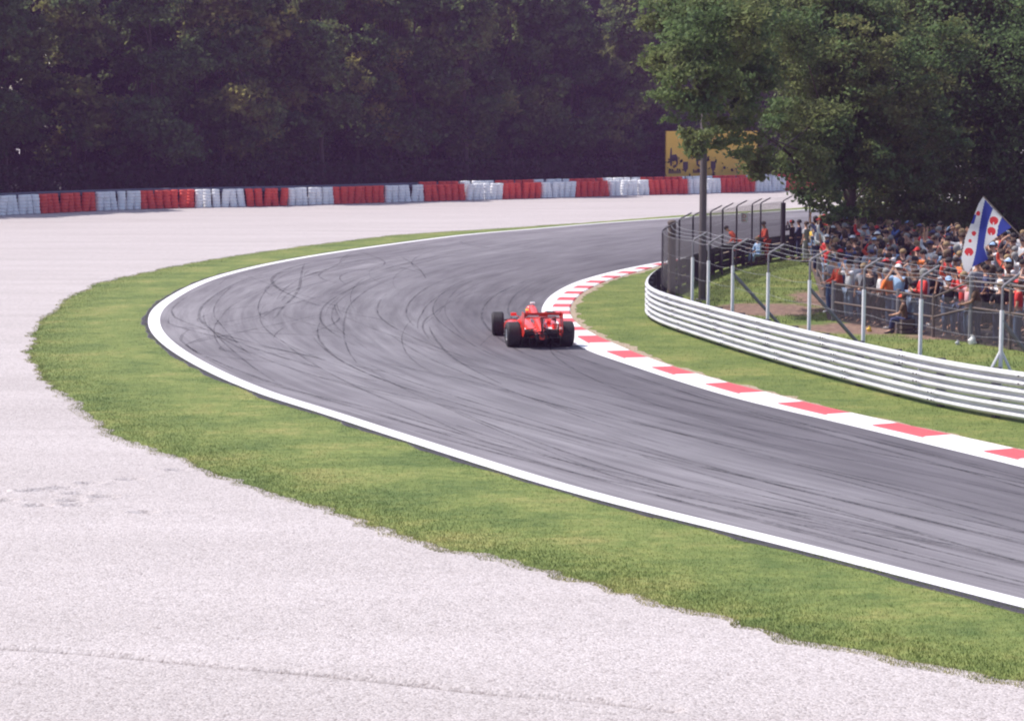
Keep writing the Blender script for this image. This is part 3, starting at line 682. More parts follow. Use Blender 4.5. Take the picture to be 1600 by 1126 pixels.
# far wood reading as one mass, and shaded undergrowth
def mass(name, n, size, b0, b1, z0_, z1_):
    ll = rng.uniform(0, LB[-1], n); X = np.interp(ll, LB, BASE[:, 0]); Y = np.interp(ll, LB, BASE[:, 1]); I = np.clip(np.interp(ll, LB, np.arange(len(LB))).astype(int), 0, len(LB)-1)
    bk = rng.uniform(b0, b1, n); P = np.c_[X-bn[I, 0]*bk, Y-bn[I, 1]*bk, rng.uniform(z0_, z1_, n)]
    nrm = rng.normal(size=(n, 3)); nrm /= np.linalg.norm(nrm, axis=1)[:, None]; t = np.cross(nrm, rng.normal(size=(n, 3))); t /= np.linalg.norm(t, axis=1)[:, None]; b__ = np.cross(nrm, t); s_ = (size*rng.uniform(.6, 1.3, n))[:, None]
    V = np.stack([P-t*s_*.5, P+b__*s_*.36, P+t*s_*.5, P-b__*s_*.36], 1).reshape(-1, 3)
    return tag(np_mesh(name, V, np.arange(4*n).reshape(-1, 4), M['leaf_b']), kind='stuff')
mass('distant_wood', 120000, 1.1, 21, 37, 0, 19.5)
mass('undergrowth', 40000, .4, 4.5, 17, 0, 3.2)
def bushes(name, label, spots):
    t = empty(name, pix(1470, 425)); cs = []; rr = []
    for (px, py, rp, Y) in spots: cs.append(tuple(at(px, py, Y)-t.location)); rr.append(rp/FPX*Y)
    V, F = leaves(cs, rr, 26000, .2, .3, .8); np_mesh('foliage', V, F, M['leaf_b'], t); mb = MB()
    for c in cs: mb.tube([(c[0], c[1], -.1), (c[0]+.1, c[1], c[2])], [.05, .02], 6)
    mb.build('stem', M['bark'], t); tag(t, label, 'hedge')
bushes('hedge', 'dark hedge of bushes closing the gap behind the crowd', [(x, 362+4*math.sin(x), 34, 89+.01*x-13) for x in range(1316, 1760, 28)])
# near trees on the right
def near_tree(label, base, lumps, n, size, h, r0, seed):
    """lumps: (px, py, radius px, distance)"""
    t = empty('broadleaf_tree', base); cs = []; rr = []
    for (px, py, rp, Y) in lumps: p = at(px, py, Y)-Vector(base); cs.append(tuple(p)); rr.append(rp/FPX*Y)
    V, F = leaves(cs, rr, n, size, .3, .9)
    trunk_mb(h, r0, cs, seed, 7 if seed == 3 else 14).build('trunk', M['bark'], t); np_mesh('crown', V, F, M['leaf_n'], t); tag(t, label, 'tree', 'big broadleaf trees over the crowd'); return t
near_tree('large tree whose left boughs hang over the lamp pole and billboard', pix(1330, 425), [
    (1092, 225, 24, 63), (1160, 246, 19, 67), (1184, 262, 20, 68), (1125, 222, 24, 64), (1160, 225, 26, 66), (1190, 243, 24, 68), (1074, 212, 15, 63), (1115, 50, 72, 64), (1052, 158, 34, 64), (1088, 205, 24, 63), (1088, 135, 50, 64), (1140, 160, 48, 66), (1045, 95, 36, 66), (1172, 120, 45, 67), (1175, 205, 28, 67), (1040, 20, 42, 67), (1130, 15, 80, 68), (1250, 55, 45, 74), (1235, 175, 34, 74), (1325, 115, 55, 79), (1335, 190, 50, 79), (1305, 15, 60, 80), (1290, 150, 40, 79), (1330, 250, 45, 79), (1350, 40, 60, 80),
    (1255, 250, 42, 74), (1280, 300, 34, 76), (1275, 200, 50, 76), (1260, 110, 50, 82), (1225, 190, 32, 80), (1310, 275, 40, 78), (1315, 335, 26, 79), (1150, 80, 70, 78), (1125, 205, 20, 66), (1230, 30, 60, 80), (1100, -60, 90, 72)], 78000, .17, 8.5, .30, 3)
near_tree('broad leafy tree over the middle of the crowd', pix(1450, 412), [
    (1400, 130, 100, 84), (1440, 230, 90, 84), (1370, 300, 60, 84), (1420, 330, 45, 84), (1480, 310, 60, 85), (1500, 150, 100, 86), (1420, 30, 100, 86), (1350, 180, 70, 82), (1520, 50, 90, 86), (1450, -50, 120, 88), (1350, 345, 25, 83), (1460, 350, 30, 86), (1390, 230, 60, 80), (1270, 235, 30, 79), (1300, 190, 34, 77), (1350, 140, 36, 77), (1400, 190, 36, 77), (1440, 150, 36, 77), (1370, 250, 36, 77), (1290, 290, 26, 78), (1430, 270, 36, 78), (1330, 320, 24, 79), (1480, 210, 36, 78), (1400, 90, 40, 77), (1480, 70, 44, 78), (1310, 60, 44, 77)], 80000, .18, 12, .4, 4)
near_tree('shadowed tree at the right edge behind the flag', pix(1610, 416), [
    (1560, 120, 100, 84), (1600, 230, 90, 84), (1550, 280, 60, 85), (1640, 320, 80, 86), (1560, 340, 45, 86), (1650, 100, 110, 84), (1600, 0, 110, 86), (1720, 220, 100, 84), (1530, 210, 60, 88), (1610, 345, 40, 88), (1750, 50, 120, 86)], 50000, .18, 12, .4, 5)
near_tree('dark tree filling the gap behind the two big trees on the right', pix(1520, 380), [
    (1330, 250, 80, 112), (1400, 300, 60, 112), (1500, 280, 80, 112), (1600, 280, 80, 112), (1300, 150, 80, 110), (1450, 180, 90, 112), (1560, 180, 90, 112), (1680, 200, 90, 112), (1400, 60, 90, 112), (1520, 50, 100, 112), (1640, 60, 90, 112), (1300, 50, 90, 112), (1450, 340, 50, 110), (1550, 345, 50, 110), (1640, 345, 50, 110), (1250, 90, 60, 112), (1360, 345, 35, 110)], 60000, .26, 15, .4, 6)

# ------------------------------------------------------------ racing car
mred = plain('racing_red_paint', (.86, .058, .035), .28, 0, .05, 4, coat=.6); mblk = plain('carbon_black', (.02, .018, .022), .45, .1, .2)
mtyre = plain('tyre_rubber', (.025, .022, .026), .75, 0, .2, 20); mrim = plain('rim_metal', (.55, .55, .57), .35, .8, .1); mwht = plain('decal_and_glint_white', (.85, .82, .82), .4)
mglow = plain('rain_light_lens', (.10, .01, .012), .3); myel = plain('yellow_helmet_stripe', (.8, .6, .1), .35)
pR = pix(843, 543.5); car = tag(empty('racing_car', (pR.x, pR.y, .048), R(7.5)), 'red open wheel racing car turning in beside the red and white kerb', 'racing car')
def sec(y, cx, cz, hw, hh, n=16, pw=2.6):
    out = []
    for k in range(n):
        t = 2*math.pi*k/n; c, s = math.cos(t), math.sin(t)
        out.append((cx+hw*math.copysign(abs(c)**(2/pw), c), y, cz+hh*math.copysign(abs(s)**(2/pw), s)))
    return out
mb = MB()
mb.loft([sec(y, 0, z, a, b_) for y, z, a, b_ in [(4.05, .27, .05, .03), (3.9, .30, .08, .05), (3.4, .38, .11, .09), (2.9, .44, .15, .13), (2.4, .46, .20, .17), (1.95, .42, .26, .21), (1.55, .38, .32, .24), (1.0, .36, .34, .24), (.5, .33, .26, .22), (.1, .30, .15, .17), (-.25, .29, .10, .12), (-.5, .29, .07, .07)]])
mb.build('body', mred, car)
mb = MB(); mb.loft([sec(y, 0, z, a, b_, 16, 2.2) for y, z, a, b_ in [(1.42, .87, .085, .10), (1.34, .84, .115, .15), (1.15, .74, .135, .23), (.8, .63, .13, .25), (.35, .54, .10, .22), (-.1, .45, .07, .15), (-.4, .38, .04, .08)]])
ec = mb.build('engine_cover', mred, car)
mb = MB(); mb.loft([sec(1.425+e, 0, .875, .07, .08, 12, 2.2) for e in (0, .008)]); mb.build('air_intake', mblk, ec)
mb = MB(); mb.box((0, 1.33, 1.035), (.13, .09, .05), bev=.012); mb.box((0, 1.33, 1.0), (.02, .06, .05)); mb.build('roll_hoop_camera', mwht, car)
for s_ in (-1, 1):
    mb = MB(); mb.loft([sec(y, s_*x, z, a, b_) for y, x, z, a, b_ in [(2.0, .46, .36, .19, .16), (1.9, .48, .36, .23, .20), (1.5, .48, .34, .24, .21), (1.1, .44, .31, .23, .19), (.7, .34, .27, .19, .15), (.35, .24, .23, .13, .11), (.1, .17, .2, .08, .07)]])
    sp2 = mb.build('sidepod', mred, car)
    mb = MB(); mb.box((s_*.48, 2.006, .37), (.3, .01, .22)); mb.build('radiator_inlet', mblk, sp2)
    mb = MB(); mb.tube([(s_*.40, 1.1, .46), (s_*.41, 1.0, .60)], [.07, .05], 10); mb.build('chimney', mred, sp2)
    mb = MB(); mb.box((s_*.60, .72, .50), (.30, .26, .015), Matrix.Rotation(R(-14), 3, 'X')); mb.box((s_*.745, .70, .46), (.012, .34, .2)); mb.box((s_*.5, .8, .42), (.012, .3, .18)); mb.build('flip_up', mred, car, smooth=False)
    mb = MB(); mb.box((s_*.66, .71, .515), (.12, .16, .004), Matrix.Rotation(R(-14), 3, 'X')); mb.build('decal_or_glint', mwht, car, smooth=False)
    mb = MB(); mb.tube([(s_*.12, .62, .66), (s_*.14, .4, .64), (s_*.15, .32, .65)], [.045, .045, .05], 10); mb.build('exhaust', mrim, car)
    mb = MB(); mb.box((s_*.43, 2.0, .68), (.16, .05, .085), bev=.012); mb.tube([(s_*.27, 2.0, .6), (s_*.38, 2.0, .66)], .012, 6); mb.build('mirror', mred, car)
    mb = MB(); mb.loft([[(s_*.42, 2.55, .06), (s_*.43, 2.55, .06), (s_*.43, 2.55, .42), (s_*.42, 2.55, .42)], [(s_*.6, 2.15, .06), (s_*.61, 2.15, .06), (s_*.61, 2.15, .38), (s_*.60, 2.15, .38)]]); mb.build('barge_board', mred, car, smooth=False)
    # suspension
    for y0, xo, zb, bx_ in ((0, .55, .33, .1), (3.05, .57, .33, .15)):
        mb = MB()
        for (dy, z1, z2) in ((.28, .44, .42), (-.22, .44, .42), (.25, .22, .2), (-.25, .22, .2)): mb.tube([(s_*bx_, y0+dy, z1), (s_*xo, y0, z2)], .016, 6)
        mb.tube([(s_*bx_, y0, .5), (s_*xo, y0, .24)], .014, 6); mb.tube([(s_*.1, y0, .32), (s_*.6, y0, .33)], .03, 8)
        mb.build('suspension_arms', mblk, car)
    for y0, xc, wd, rr, st in ((0, .71, .38, .33, 0), (3.05, .735, .34, .33, R(-7))):
        wh = []
        h = wd/2; pr = [(.175, -h+.02), (.20, -h), (rr-.07, -h-.004), (rr-.02, -h+.02), (rr, -h+.055)]
        for gx_ in (-.09, -.03, .03, .09): pr += [(rr, gx_-.012), (rr-.008, gx_-.008), (rr-.008, gx_+.008), (rr, gx_+.012)]
        pr += [(rr, h-.055), (rr-.02, h-.02), (rr-.07, h+.004), (.20, h), (.175, h-.02), (.175, -h+.02)]
        mb = MB(); mb.lathe(pr, (0, 0, 0), 'x', 40); wo = mb.build('wheel', mtyre, car, sharp=30); wo.location = (s_*xc, y0, rr); wo.rotation_euler = (0, s_*R(1.5), st)
        mb = MB(); mb.lathe([(.178, -h+.03), (.178, h-.03), (.165, h-.02), (.155, h-.05), (.05, h-.07), (.05, h-.04), (0, h-.04)] if s_ > 0 else [(.178, h-.03), (.178, -h+.03), (.165, -h+.02), (.155, -h+.05), (.05, -h+.07), (.05, -h+.04), (0, -h+.04)], (0, 0, 0), 'x', 28)
        for k in range(7):
            a = 2*math.pi*k/7; xx = s_*(h-.035); mb.tube([(xx, .04*math.cos(a), .04*math.sin(a)), (xx, .165*math.cos(a), .165*math.sin(a))], .016, 6)
        mb.build('rim', mrim, wo)
mb = MB(); mb.loft([[(-.35, 3.0, .055), (.35, 3.0, .055), (.35, 3.0, .075), (-.35, 3.0, .075)], [(-.7, 2.0, .055), (.7, 2.0, .055), (.7, 2.0, .075), (-.7, 2.0, .075)], [(-.7, .65, .055), (.7, .65, .055), (.7, .65, .075), (-.7, .65, .075)], [(-.5, .25, .055), (.5, .25, .055), (.5, .25, .075), (-.5, .25, .075)]]); mb.build('floor', mblk, car, smooth=False)
mb = MB(); mb.loft([[(-.5, .25, .06), (.5, .25, .06), (.5, .25, .09), (-.5, .25, .09)], [(-.5, -.40, .25), (.5, -.40, .25), (.5, -.40, .27), (-.5, -.40, .27)]])
for x in (-.5, -.3, -.12, .12, .3, .5): mb.box((x, -.08, .15), (.014, .62, .2))
mb.box((0, -.3, .28), (.3, .3, .18), bev=.03); mb.box((0, .12, .24), (.98, .03, .30)); mb.build('diffuser', mblk, car, smooth=False)
mb = MB(); mb.box((0, -.53, .33), (.1, .03, .1), bev=.01); mb.build('rain_light', mglow, car)
def foil(x0, x1, y, z, chord, th, ang, n=10):
    secs = []
    for x in (x0, x1):
        q = []
        for k in range(n):
            t = 2*math.pi*k/n; u = math.cos(t)*chord/2; v_ = math.sin(t)*th/2*(1-.5*math.cos(t+math.pi)); ca, sa = math.cos(ang), math.sin(ang); q.append((x, y+u*ca-v_*sa, z+u*sa+v_*ca))
        secs.append(q)
    return secs
for s_ in (-1, 1):
    mb = MB(); mb.box((s_*.36, .42, .405), (.10, .30, .004), Matrix.Rotation(R(16), 3, 'X')); mb.box((s_*.105, .45, .63), (.004, .35, .07), Matrix.Rotation(R(14), 3, 'X')); mb.build('decal_or_glint', mwht, car, smooth=False)  # sidepod strip is a painted white reflection, engine cover strip a marking
    mb = MB(); mb.box((s_*.26, .12, .34), (.2, .22, .02), Matrix.Rotation(R(20), 3, 'X')); mb.build('cooling_outlet', mblk, car, smooth=False)
rw = MB(); rw.loft(foil(-.49, .49, -.45, .80, .30, .04, R(-10))); wing = rw.build('rear_wing', mred, car)
mb = MB(); mb.loft(foil(-.49, .49, -.62, .895, .17, .025, R(-42))); mb.build('flap', mred, wing)
mb = MB(); mb.loft(foil(-.49, .49, -.48, .42, .2, .03, R(-12))); mb.build('lower_wing', mblk, wing)
for s_ in (-1, 1):
    mb = MB(); mb.loft([[(s_*.50, y, z) for y, z in ((-.74, .42), (-.74, .95), (-.30, .95), (-.18, .70), (-.18, .34), (-.5, .30))], [(s_*.515, y, z) for y, z in ((-.74, .42), (-.74, .95), (-.30, .95), (-.18, .70), (-.18, .34), (-.5, .30))]]); mb.build('endplate', mred, wing, smooth=False)
    mb = MB(); mb.box((s_*.27, -.667, .865), (.30, .006, .055), Matrix.Rotation(R(-42)+math.pi/2, 3, 'X')); mb.build('decal_or_glint', mwht, wing, smooth=False)
mb = MB(); mb.box((0, -.42, .6), (.02, .22, .4)); mb.build('wing_pillar', mblk, wing, smooth=False)
mb = MB(); mb.loft(foil(-.68, .68, 3.95, .12, .36, .03, R(-4))); fw = mb.build('front_wing', mred, car)
mb = MB(); mb.loft(foil(-.66, .66, 3.76, .19, .16, .02, R(-25))); mb.build('flap', mwht, fw)
for s_ in (-1, 1):
    mb = MB(); mb.box((s_*.69, 3.88, .16), (.015, .52, .2)); mb.build('endplate', mred, fw, smooth=False)
mb = MB(); mb.loft([sec(y, 0, z, a, .012, 16, 2.2) for y, z, a in ((2.25, .60, .10), (2.1, .625, .17), (1.75, .635, .2), (1.5, .63, .17))]); mb.build('cockpit_opening', mblk, car)
# driver's helmet and shoulders show above the cockpit
Rz = Matrix.Rotation(R(7.5), 3, 'Z'); dp = Vector(car.location)+Rz @ Vector((0, 1.78, .0))
mb = MB(); mb.loft([sec(0, 0, 0, .2, .1, 14)]*0 or [[(x, y, z) for x, y, z in [(a*math.cos(2*math.pi*k/14), b_*math.sin(2*math.pi*k/14), zz) for k in range(14)]] for a, b_, zz in ((.16, .10, .45), (.2, .11, .6), (.15, .09, .67), (.07, .07, .70))])
drv = mb.build('person', mred); drv.location = dp; drv.rotation_euler = (0, 0, R(7.5)); tag(drv, 'driver in red overalls and red helmet seated in the racing car', 'person')
mb = MB(); mb.lathe([(0, .64), (.09, .65), (.125, .70), (.135, .77), (.125, .84), (.09, .90), (.04, .93), (0, .935)], n=18); he = mb.build('helmet', mred, drv)
mb = MB(); mb.lathe([(.1265, .845), (.129, .835), (.133, .82), (.134, .80)], n=18); mb.build('stripe', myel, he)

# ------------------------------------------------------------ people
SKIN = [plain('skin_%s' % a, c, .6, 0, .06) for a, c in (('light', (.62, .36, .26)), ('tanned', (.48, .26, .17)), ('brown', (.30, .16, .10)))]
EYE = plain('eye_dark', (.03, .02, .02), .4)
CL = {k: plain('cloth_'+k.replace(' ', '_'), c, .85, 0, .14, 12) for k, c in {'red': (.62, .04, .035), 'white': (.78, .76, .76), 'black': (.025, .022, .028), 'dark blue': (.04, .05, .13), 'blue': (.08, .16, .42), 'light blue': (.33, .48, .70), 'grey': (.26, .26, .29),
      'orange': (.80, .20, .04), 'yellow': (.78, .52, .08), 'green': (.06, .14, .08), 'brown': (.14, .08, .05), 'pink': (.68, .36, .38), 'pale grey': (.50, .50, .53), 'jeans': (.10, .15, .27), 'faded jeans': (.24, .33, .48), 'scarlet': (.78, .10, .045)}.items()}
HAIR = [plain('hair_%s' % a, c, .8, 0, .2, 20) for a, c in (('black', (.02, .015, .015)), ('brown', (.07, .04, .025)), ('fair', (.30, .20, .10)), ('grey', (.25, .24, .23)))]
def skin(name, verts, edges, radii, sub=1, root=0):
    me = bpy.data.meshes.new(name); me.from_pydata([tuple(v) for v in verts], edges, []); o = link(bpy.data.objects.new(name, me))
    md = o.modifiers.new('s', 'SKIN'); md.use_smooth_shade = True; md.branch_smoothing = .4
    for i, d in enumerate(me.skin_vertices[0].data): r_ = radii[i]; d.radius = (r_, r_) if not hasattr(r_, '__len__') else r_; d.use_root = (i == root)
    sb_ = o.modifiers.new('u', 'SUBSURF'); sb_.levels = sub; sb_.render_levels = sub
    dg = bpy.context.evaluated_depsgraph_get(); dg.update(); ev = o.evaluated_get(dg); out = bpy.data.meshes.new_from_object(ev); out.name = name
    bpy.data.objects.remove(o); bpy.data.meshes.remove(me); out.polygons.foreach_set('use_smooth', [True]*len(out.polygons)); return out
ARMS = {  # elbow, wrist, hand direction for the right side (x positive), person faces +y
    'down': ((.24, -.03, 1.14), (.25, .05, .90), (.0, .03, -.09)), 'rail': ((.25, .12, 1.16), (.17, .36, 1.13), (-.03, .09, -.02)), 'eyes': ((.27, .20, 1.34), (.08, .21, 1.58), (-.05, .0, .07)),
    'folded': ((.25, .07, 1.15), (-.04, .23, 1.20), (-.09, .0, .02)), 'up': ((.34, .05, 1.60), (.30, .10, 1.84), (-.02, .02, .09)), 'point': ((.28, .24, 1.40), (.30, .49, 1.47), (0, .09, .0)), 'hips': ((.36, -.06, 1.18), (.20, .04, 1.02), (-.06, .05, -.05)), 'shade': ((.36, .12, 1.50), (.14, .14, 1.66), (-.08, .02, .03))}
def person_meshes(key, armR, armL, legs='stand', bend=0., headyaw=0.):
    J = {}
    J['pel'], J['sp'], J['ch'], J['nb'] = (0, 0, .95), (0, .01, 1.14), (0, 0, 1.34), (0, -.01, 1.47)
    J['nk'], J['hd'], J['hu'], J['ht'] = (0, .005, 1.535), (0, .03, 1.595), (0, .02, 1.67), (0, .01, 1.735)
    for s_, a, n_ in ((1, armR, 'R'), (-1, armL, 'L')):
        e, w_, h_ = ARMS[a]; J['sh'+n_] = (s_*.175, 0, 1.41)
        J['el'+n_] = (s_*e[0], e[1], e[2]); J['wr'+n_] = (s_*w_[0], w_[1]+(.05 if a == 'folded' and s_ < 0 else 0), w_[2]); J['hv'+n_] = (s_*h_[0], h_[1], h_[2])
        J['hp'+n_] = (s_*.095, 0, .88); J['kn'+n_] = (s_*.11, .03, .49); J['an'+n_] = (s_*.12, -.02, .09); J['to'+n_] = (s_*.14, .16, .035)
    if legs == 'stride': J['knL'] = (-.11, .14, .50); J['anL'] = (-.12, .24, .10); J['toL'] = (-.13, .42, .04); J['anR'] = (.12, -.26, .13); J['toR'] = (.13, -.12, .035); J['knR'] = (.11, -.05, .49)
    if legs == 'lean': J['knL'] = (-.12, .1, .49); J['anL'] = (-.14, .0, .09); J['toL'] = (-.16, .17, .035)
    if legs == 'sit':
        dz = -.45
        for k in ('pel', 'sp', 'ch', 'nb', 'nk', 'hd', 'hu', 'ht', 'shR', 'shL', 'elR', 'elL', 'wrR', 'wrL', 'hpR', 'hpL'): J[k] = (J[k][0], J[k][1], J[k][2]+dz)
        for s_, n_ in ((1, 'R'), (-1, 'L')): J['kn'+n_] = (s_*.17, .42, .50); J['an'+n_] = (s_*.15, .46, .09); J['to'+n_] = (s_*.17, .64, .035)
    if bend:
        pz = J['pel'][2]; Rb = Matrix.Rotation(-bend, 3, 'X')
        for k in list(J):
            if k[:2] in ('sp', 'ch', 'nb', 'nk', 'hd', 'hu', 'ht', 'sh', 'el', 'wr'): J[k] = tuple(Rb @ (Vector(J[k])-Vector((0, 0, pz)))+Vector((0, 0, pz)))
    V = []; E = []; Rr = []; ix = {}
    def av(k, p, r_, par=None):
        ix[k] = len(V); V.append(Vector(p)); Rr.append(r_)
        if par: E.append((ix[par], ix[k]))
    av('pel', J['pel'], (.13, .10)); av('sp', J['sp'], (.115, .09), 'pel'); av('ch', J['ch'], (.13, .10), 'sp'); av('nb', J['nb'], .065, 'ch'); av('nk', J['nk'], .052, 'nb'); av('hd', J['hd'], .072, 'nk'); av('hu', J['hu'], .088, 'hd'); av('ht', J['ht'], .06, 'hu')
    for n_, s_ in (('R', 1), ('L', -1)):
        av('sh'+n_, J['sh'+n_], .06, 'ch'); av('el'+n_, J['el'+n_], .042, 'sh'+n_); av('wr'+n_, J['wr'+n_], .027, 'el'+n_)
        w_ = Vector(J['wr'+n_]); h_ = Vector(J['hv'+n_]); hd = h_.normalized(); av('pm'+n_, w_+hd*.06, (.034, .022), 'wr'+n_)
        fa = (Vector(J['wr'+n_])-Vector(J['el'+n_])).normalized(); side = hd.cross(Vector((0, 1, 0) if abs(hd.y) < .8 else (0, 0, 1))).normalized(); curl = side.cross(hd).normalized()
        for q, (off, ln) in enumerate(((-.028, .065), (-.010, .078), (.010, .072), (.027, .055))):
            b0 = w_+hd*.085+side*off; av(f'f{q}a{n_}', b0, .0095, 'pm'+n_); av(f'f{q}b{n_}', b0+hd*ln*.55+curl*.008, .0088, f'f{q}a{n_}'); av(f'f{q}c{n_}', b0+hd*ln*.95+curl*.028, .0075, f'f{q}b{n_}')
        b0 = w_+hd*.035-side*.036; av('t1'+n_, b0, .011, 'pm'+n_); av('t2'+n_, b0+hd*.04-side*.02+curl*.01, .009, 't1'+n_)
        av('hp'+n_, J['hp'+n_], .085, 'pel'); av('kn'+n_, J['kn'+n_], .056, 'hp'+n_); av('an'+n_, J['an'+n_], .038, 'kn'+n_); av('to'+n_, J['to'+n_], .03, 'an'+n_)
    body = skin('body', V, E, Rr)
    # face and ears welded onto the head as raised features
    hu, hd_ = Vector(J['hu']), Vector(J['hd']); ya = Matrix.Rotation(0, 3, 'Z'); fb = MB(); fwd = (Matrix.Rotation(-bend, 3, 'X') @ Vector((0, 1, 0))); upv = (Matrix.Rotation(-bend, 3, 'X') @ Vector((0, 0, 1))); rt = Vector((1, 0, 0)); c = hd_.lerp(hu, .55)
    fc = c+fwd*.078
    fb.add([fc+upv*.02, fc+rt*.013-upv*.03, fc-rt*.013-upv*.03, fc+fwd*.022-upv*.024], [(0, 1, 3), (0, 3, 2), (1, 2, 3)])
    for s_ in (-1, 1): fb.lathe([(.0, .006), (.01, .004), (.02, -.006), (.018, -.012)], c+rt*s_*.083, 'y', 8)
    fb.mi = 0
    for s_ in (-1, 1): fb.box(fc+rt*s_*.03+upv*.015-fwd*.004, (.022, .012, .009), mi=1)
    fb.box(fc-upv*.052-fwd*.006, (.04, .01, .007), mi=1)
    n0 = len(body.vertices); vv = [tuple(v.co) for v in body.vertices]+fb.v; ff = [tuple(p.vertices) for p in body.polygons]+[tuple(i+n0 for i in f) for f in fb.f]; mm = [0]*len(body.polygons)+fb.m
    bm = bpy.data.meshes.new('person'); bm.from_pydata(vv, [], ff); bm.materials.append(SKIN[0]); bm.materials.append(EYE); bm.polygons.foreach_set('material_index', mm); bm.polygons.foreach_set('use_smooth', [True]*len(ff))
    def sub(keys, edges, radii, name):
        return skin(name, [J[k] if isinstance(k, str) else k for k in keys], edges, radii)
    mid = lambda a, b_, t: tuple(Vector(J[a]).lerp(Vector(J[b_]), t))
    low = tuple(Vector(J['pel'])-Vector((0, 0, .06)))
    def shirt(long):
        t = .95 if long else .8
        ks = [low, 'sp', 'ch', mid('ch', 'nb', .75), 'shR', mid('shR', 'elR', .45), mid('shR', 'elR', .8) if not long else 'elR', 'shL', mid('shL', 'elL', .45), mid('shL', 'elL', .8) if not long else 'elL']
        ed = [(0, 1), (1, 2), (2, 3), (2, 4), (4, 5), (5, 6), (2, 7), (7, 8), (8, 9)]; rd = [(.165, .135), (.15, .125), (.16, .13), .085, .082, .068, .064, .082, .068, .064]
        if long: ks += [mid('elR', 'wrR', .92), mid('elL', 'wrL', .92)]; ed += [(6, 10), (9, 11)]; rd += [.042, .042]; rd[6] = rd[9] = .058
        return sub(ks, ed, rd, 'shirt')
    tro = sub(['pel', 'hpR', 'knR', mid('knR', 'anR', .9), 'hpL', 'knL', mid('knL', 'anL', .9)], [(0, 1), (1, 2), (2, 3), (0, 4), (4, 5), (5, 6)], [(.150, .12), .105, .078, .068, .105, .078, .068], 'trousers')
    hb = MB()
    def cap_pts(r_, lo, n=12, off=(0, 0)):
        pr = [(r_*math.cos(t), r_*math.sin(t)) for t in np.linspace(math.asin(lo), math.pi/2, 6)]; pr[-1] = (.001, pr[-1][1]); return pr
    cc = hu+upv*.0
    Rb = Matrix((rt, fwd, upv)).transposed()
    def local_lathe(pr, sy=1.0, n=14):
        m_ = MB(); m_.lathe(pr, n=n); m_.v = [tuple(cc+Rb @ Vector((v[0], v[1]*sy, v[2]))) for v in m_.v]; return m_
    h1 = local_lathe([(.085, -.05)]+cap_pts(.103, -.1), 1.08); h1.v = [tuple(Vector(v)-fwd*.022+upv*.004) for v in h1.v]
    h2 = local_lathe([(.07, -.19), (.10, -.12)]+cap_pts(.106, -.2), 1.08); h2.v = [tuple(Vector(v)-fwd*.03+upv*.004) for v in h2.v]
    cp = local_lathe([(.106, .018)]+cap_pts(.105, .2), 1.08)
    bk = MB(); br = [(math.cos(t)*.085, .08+math.sin(t)*.10) for t in np.linspace(0, math.pi, 8)]
    bk.v = [tuple(cc+Rb @ Vector((x, y, .028-.1*max(0, y-.09)))) for x, y in br]+[tuple(cc+Rb @ Vector((x, y, .036-.1*max(0, y-.09)))) for x, y in br]
    bk.f = [tuple(range(8)), tuple(reversed(range(8, 16)))]+[(i, (i+1) % 8, 8+(i+1) % 8, 8+i) for i in range(8)]; cp.add(bk.v, bk.f)
    shoes = []
    for n_ in 'RL':
        a, t = Vector(J['an'+n_]), Vector(J['to'+n_]); d = (t-a); d.z = 0; d = d.normalized() if d.length > .01 else Vector((0, 1, 0)); sd = Vector((d.y, -d.x, 0)); zb = max(0, a.z-.09); m_ = MB()
        m_.loft([[tuple(a+d*f_+sd*x+Vector((0, 0, z-a.z+zb))) for x, z in ((-w_, .0), (w_, .0), (w_*1.05, hh_*.5), (w_*.7, hh_), (-w_*.7, hh_), (-w_*1.05, hh_*.5))] for f_, w_, hh_ in ((-.09, .03, .06), (-.07, .042, .10), (.0, .046, .11), (.1, .05, .075), (.17, .045, .05), (.20, .025, .03))]); shoes.append(m_.mesh('shoe', CL['black']))
    return dict(body=bm, short=shirt(False), long=shirt(True), trousers=tro, hair=h1.mesh('hair', HAIR[0]), longhair=h2.mesh('hair', HAIR[0]), cap=cp.mesh('cap', CL['red']), shoes=shoes)
POSE = {k: person_meshes(k, *v) for k, v in {'arms down': ('down', 'down'), 'leaning on the rail': ('rail', 'rail', 'stand', .22), 'hands to the eyes': ('eyes', 'eyes'), 'arms folded': ('folded', 'folded'), 'one arm raised': ('up', 'down'),
        'pointing': ('point', 'down'), 'hands on hips': ('hips', 'hips', 'lean'), 'shading the eyes': ('shade', 'down', 'lean'), 'walking': ('down', 'rail', 'stride'), 'seated': ('rail', 'rail', 'sit', .15), 'bending forward': ('rail', 'down', 'lean', .75)}.items()}
def setm(o, m_):
    for k in range(1): o.material_slots[k].link = 'OBJECT'; o.material_slots[k].material = m_
def person(loc, rz, pose, top, legs, label, long=False, head='hair', headcol=None, sk_=0, group=None, size=1., shoes=True, longhair=False):
    P = POSE[pose]; o = link(bpy.data.objects.new('person', P['body'])); o.location = loc; o.rotation_euler = (0, 0, rz); o.scale = (size,)*3; setm(o, SKIN[sk_]); tag(o, label, 'person', group)
    def ch(nm, me, m_):
        if not me.materials: me.materials.append(m_)
        c = link(bpy.data.objects.new(nm, me)); c.parent = o; setm(c, m_); return c
    ch('shirt', P['long' if long else 'short'], CL[top]); ch('trousers', P['trousers'], CL[legs])
    if head == 'cap': ch('cap', P['cap'], CL[headcol])
    ch('hair', P['longhair' if longhair else 'hair'], HAIR[headcol if head == 'hair' and headcol is not None else 1])
    if shoes:
        for s_ in P['shoes']: ch('shoe', s_, CL['white' if shoes == 'white' else 'black'])
    return o
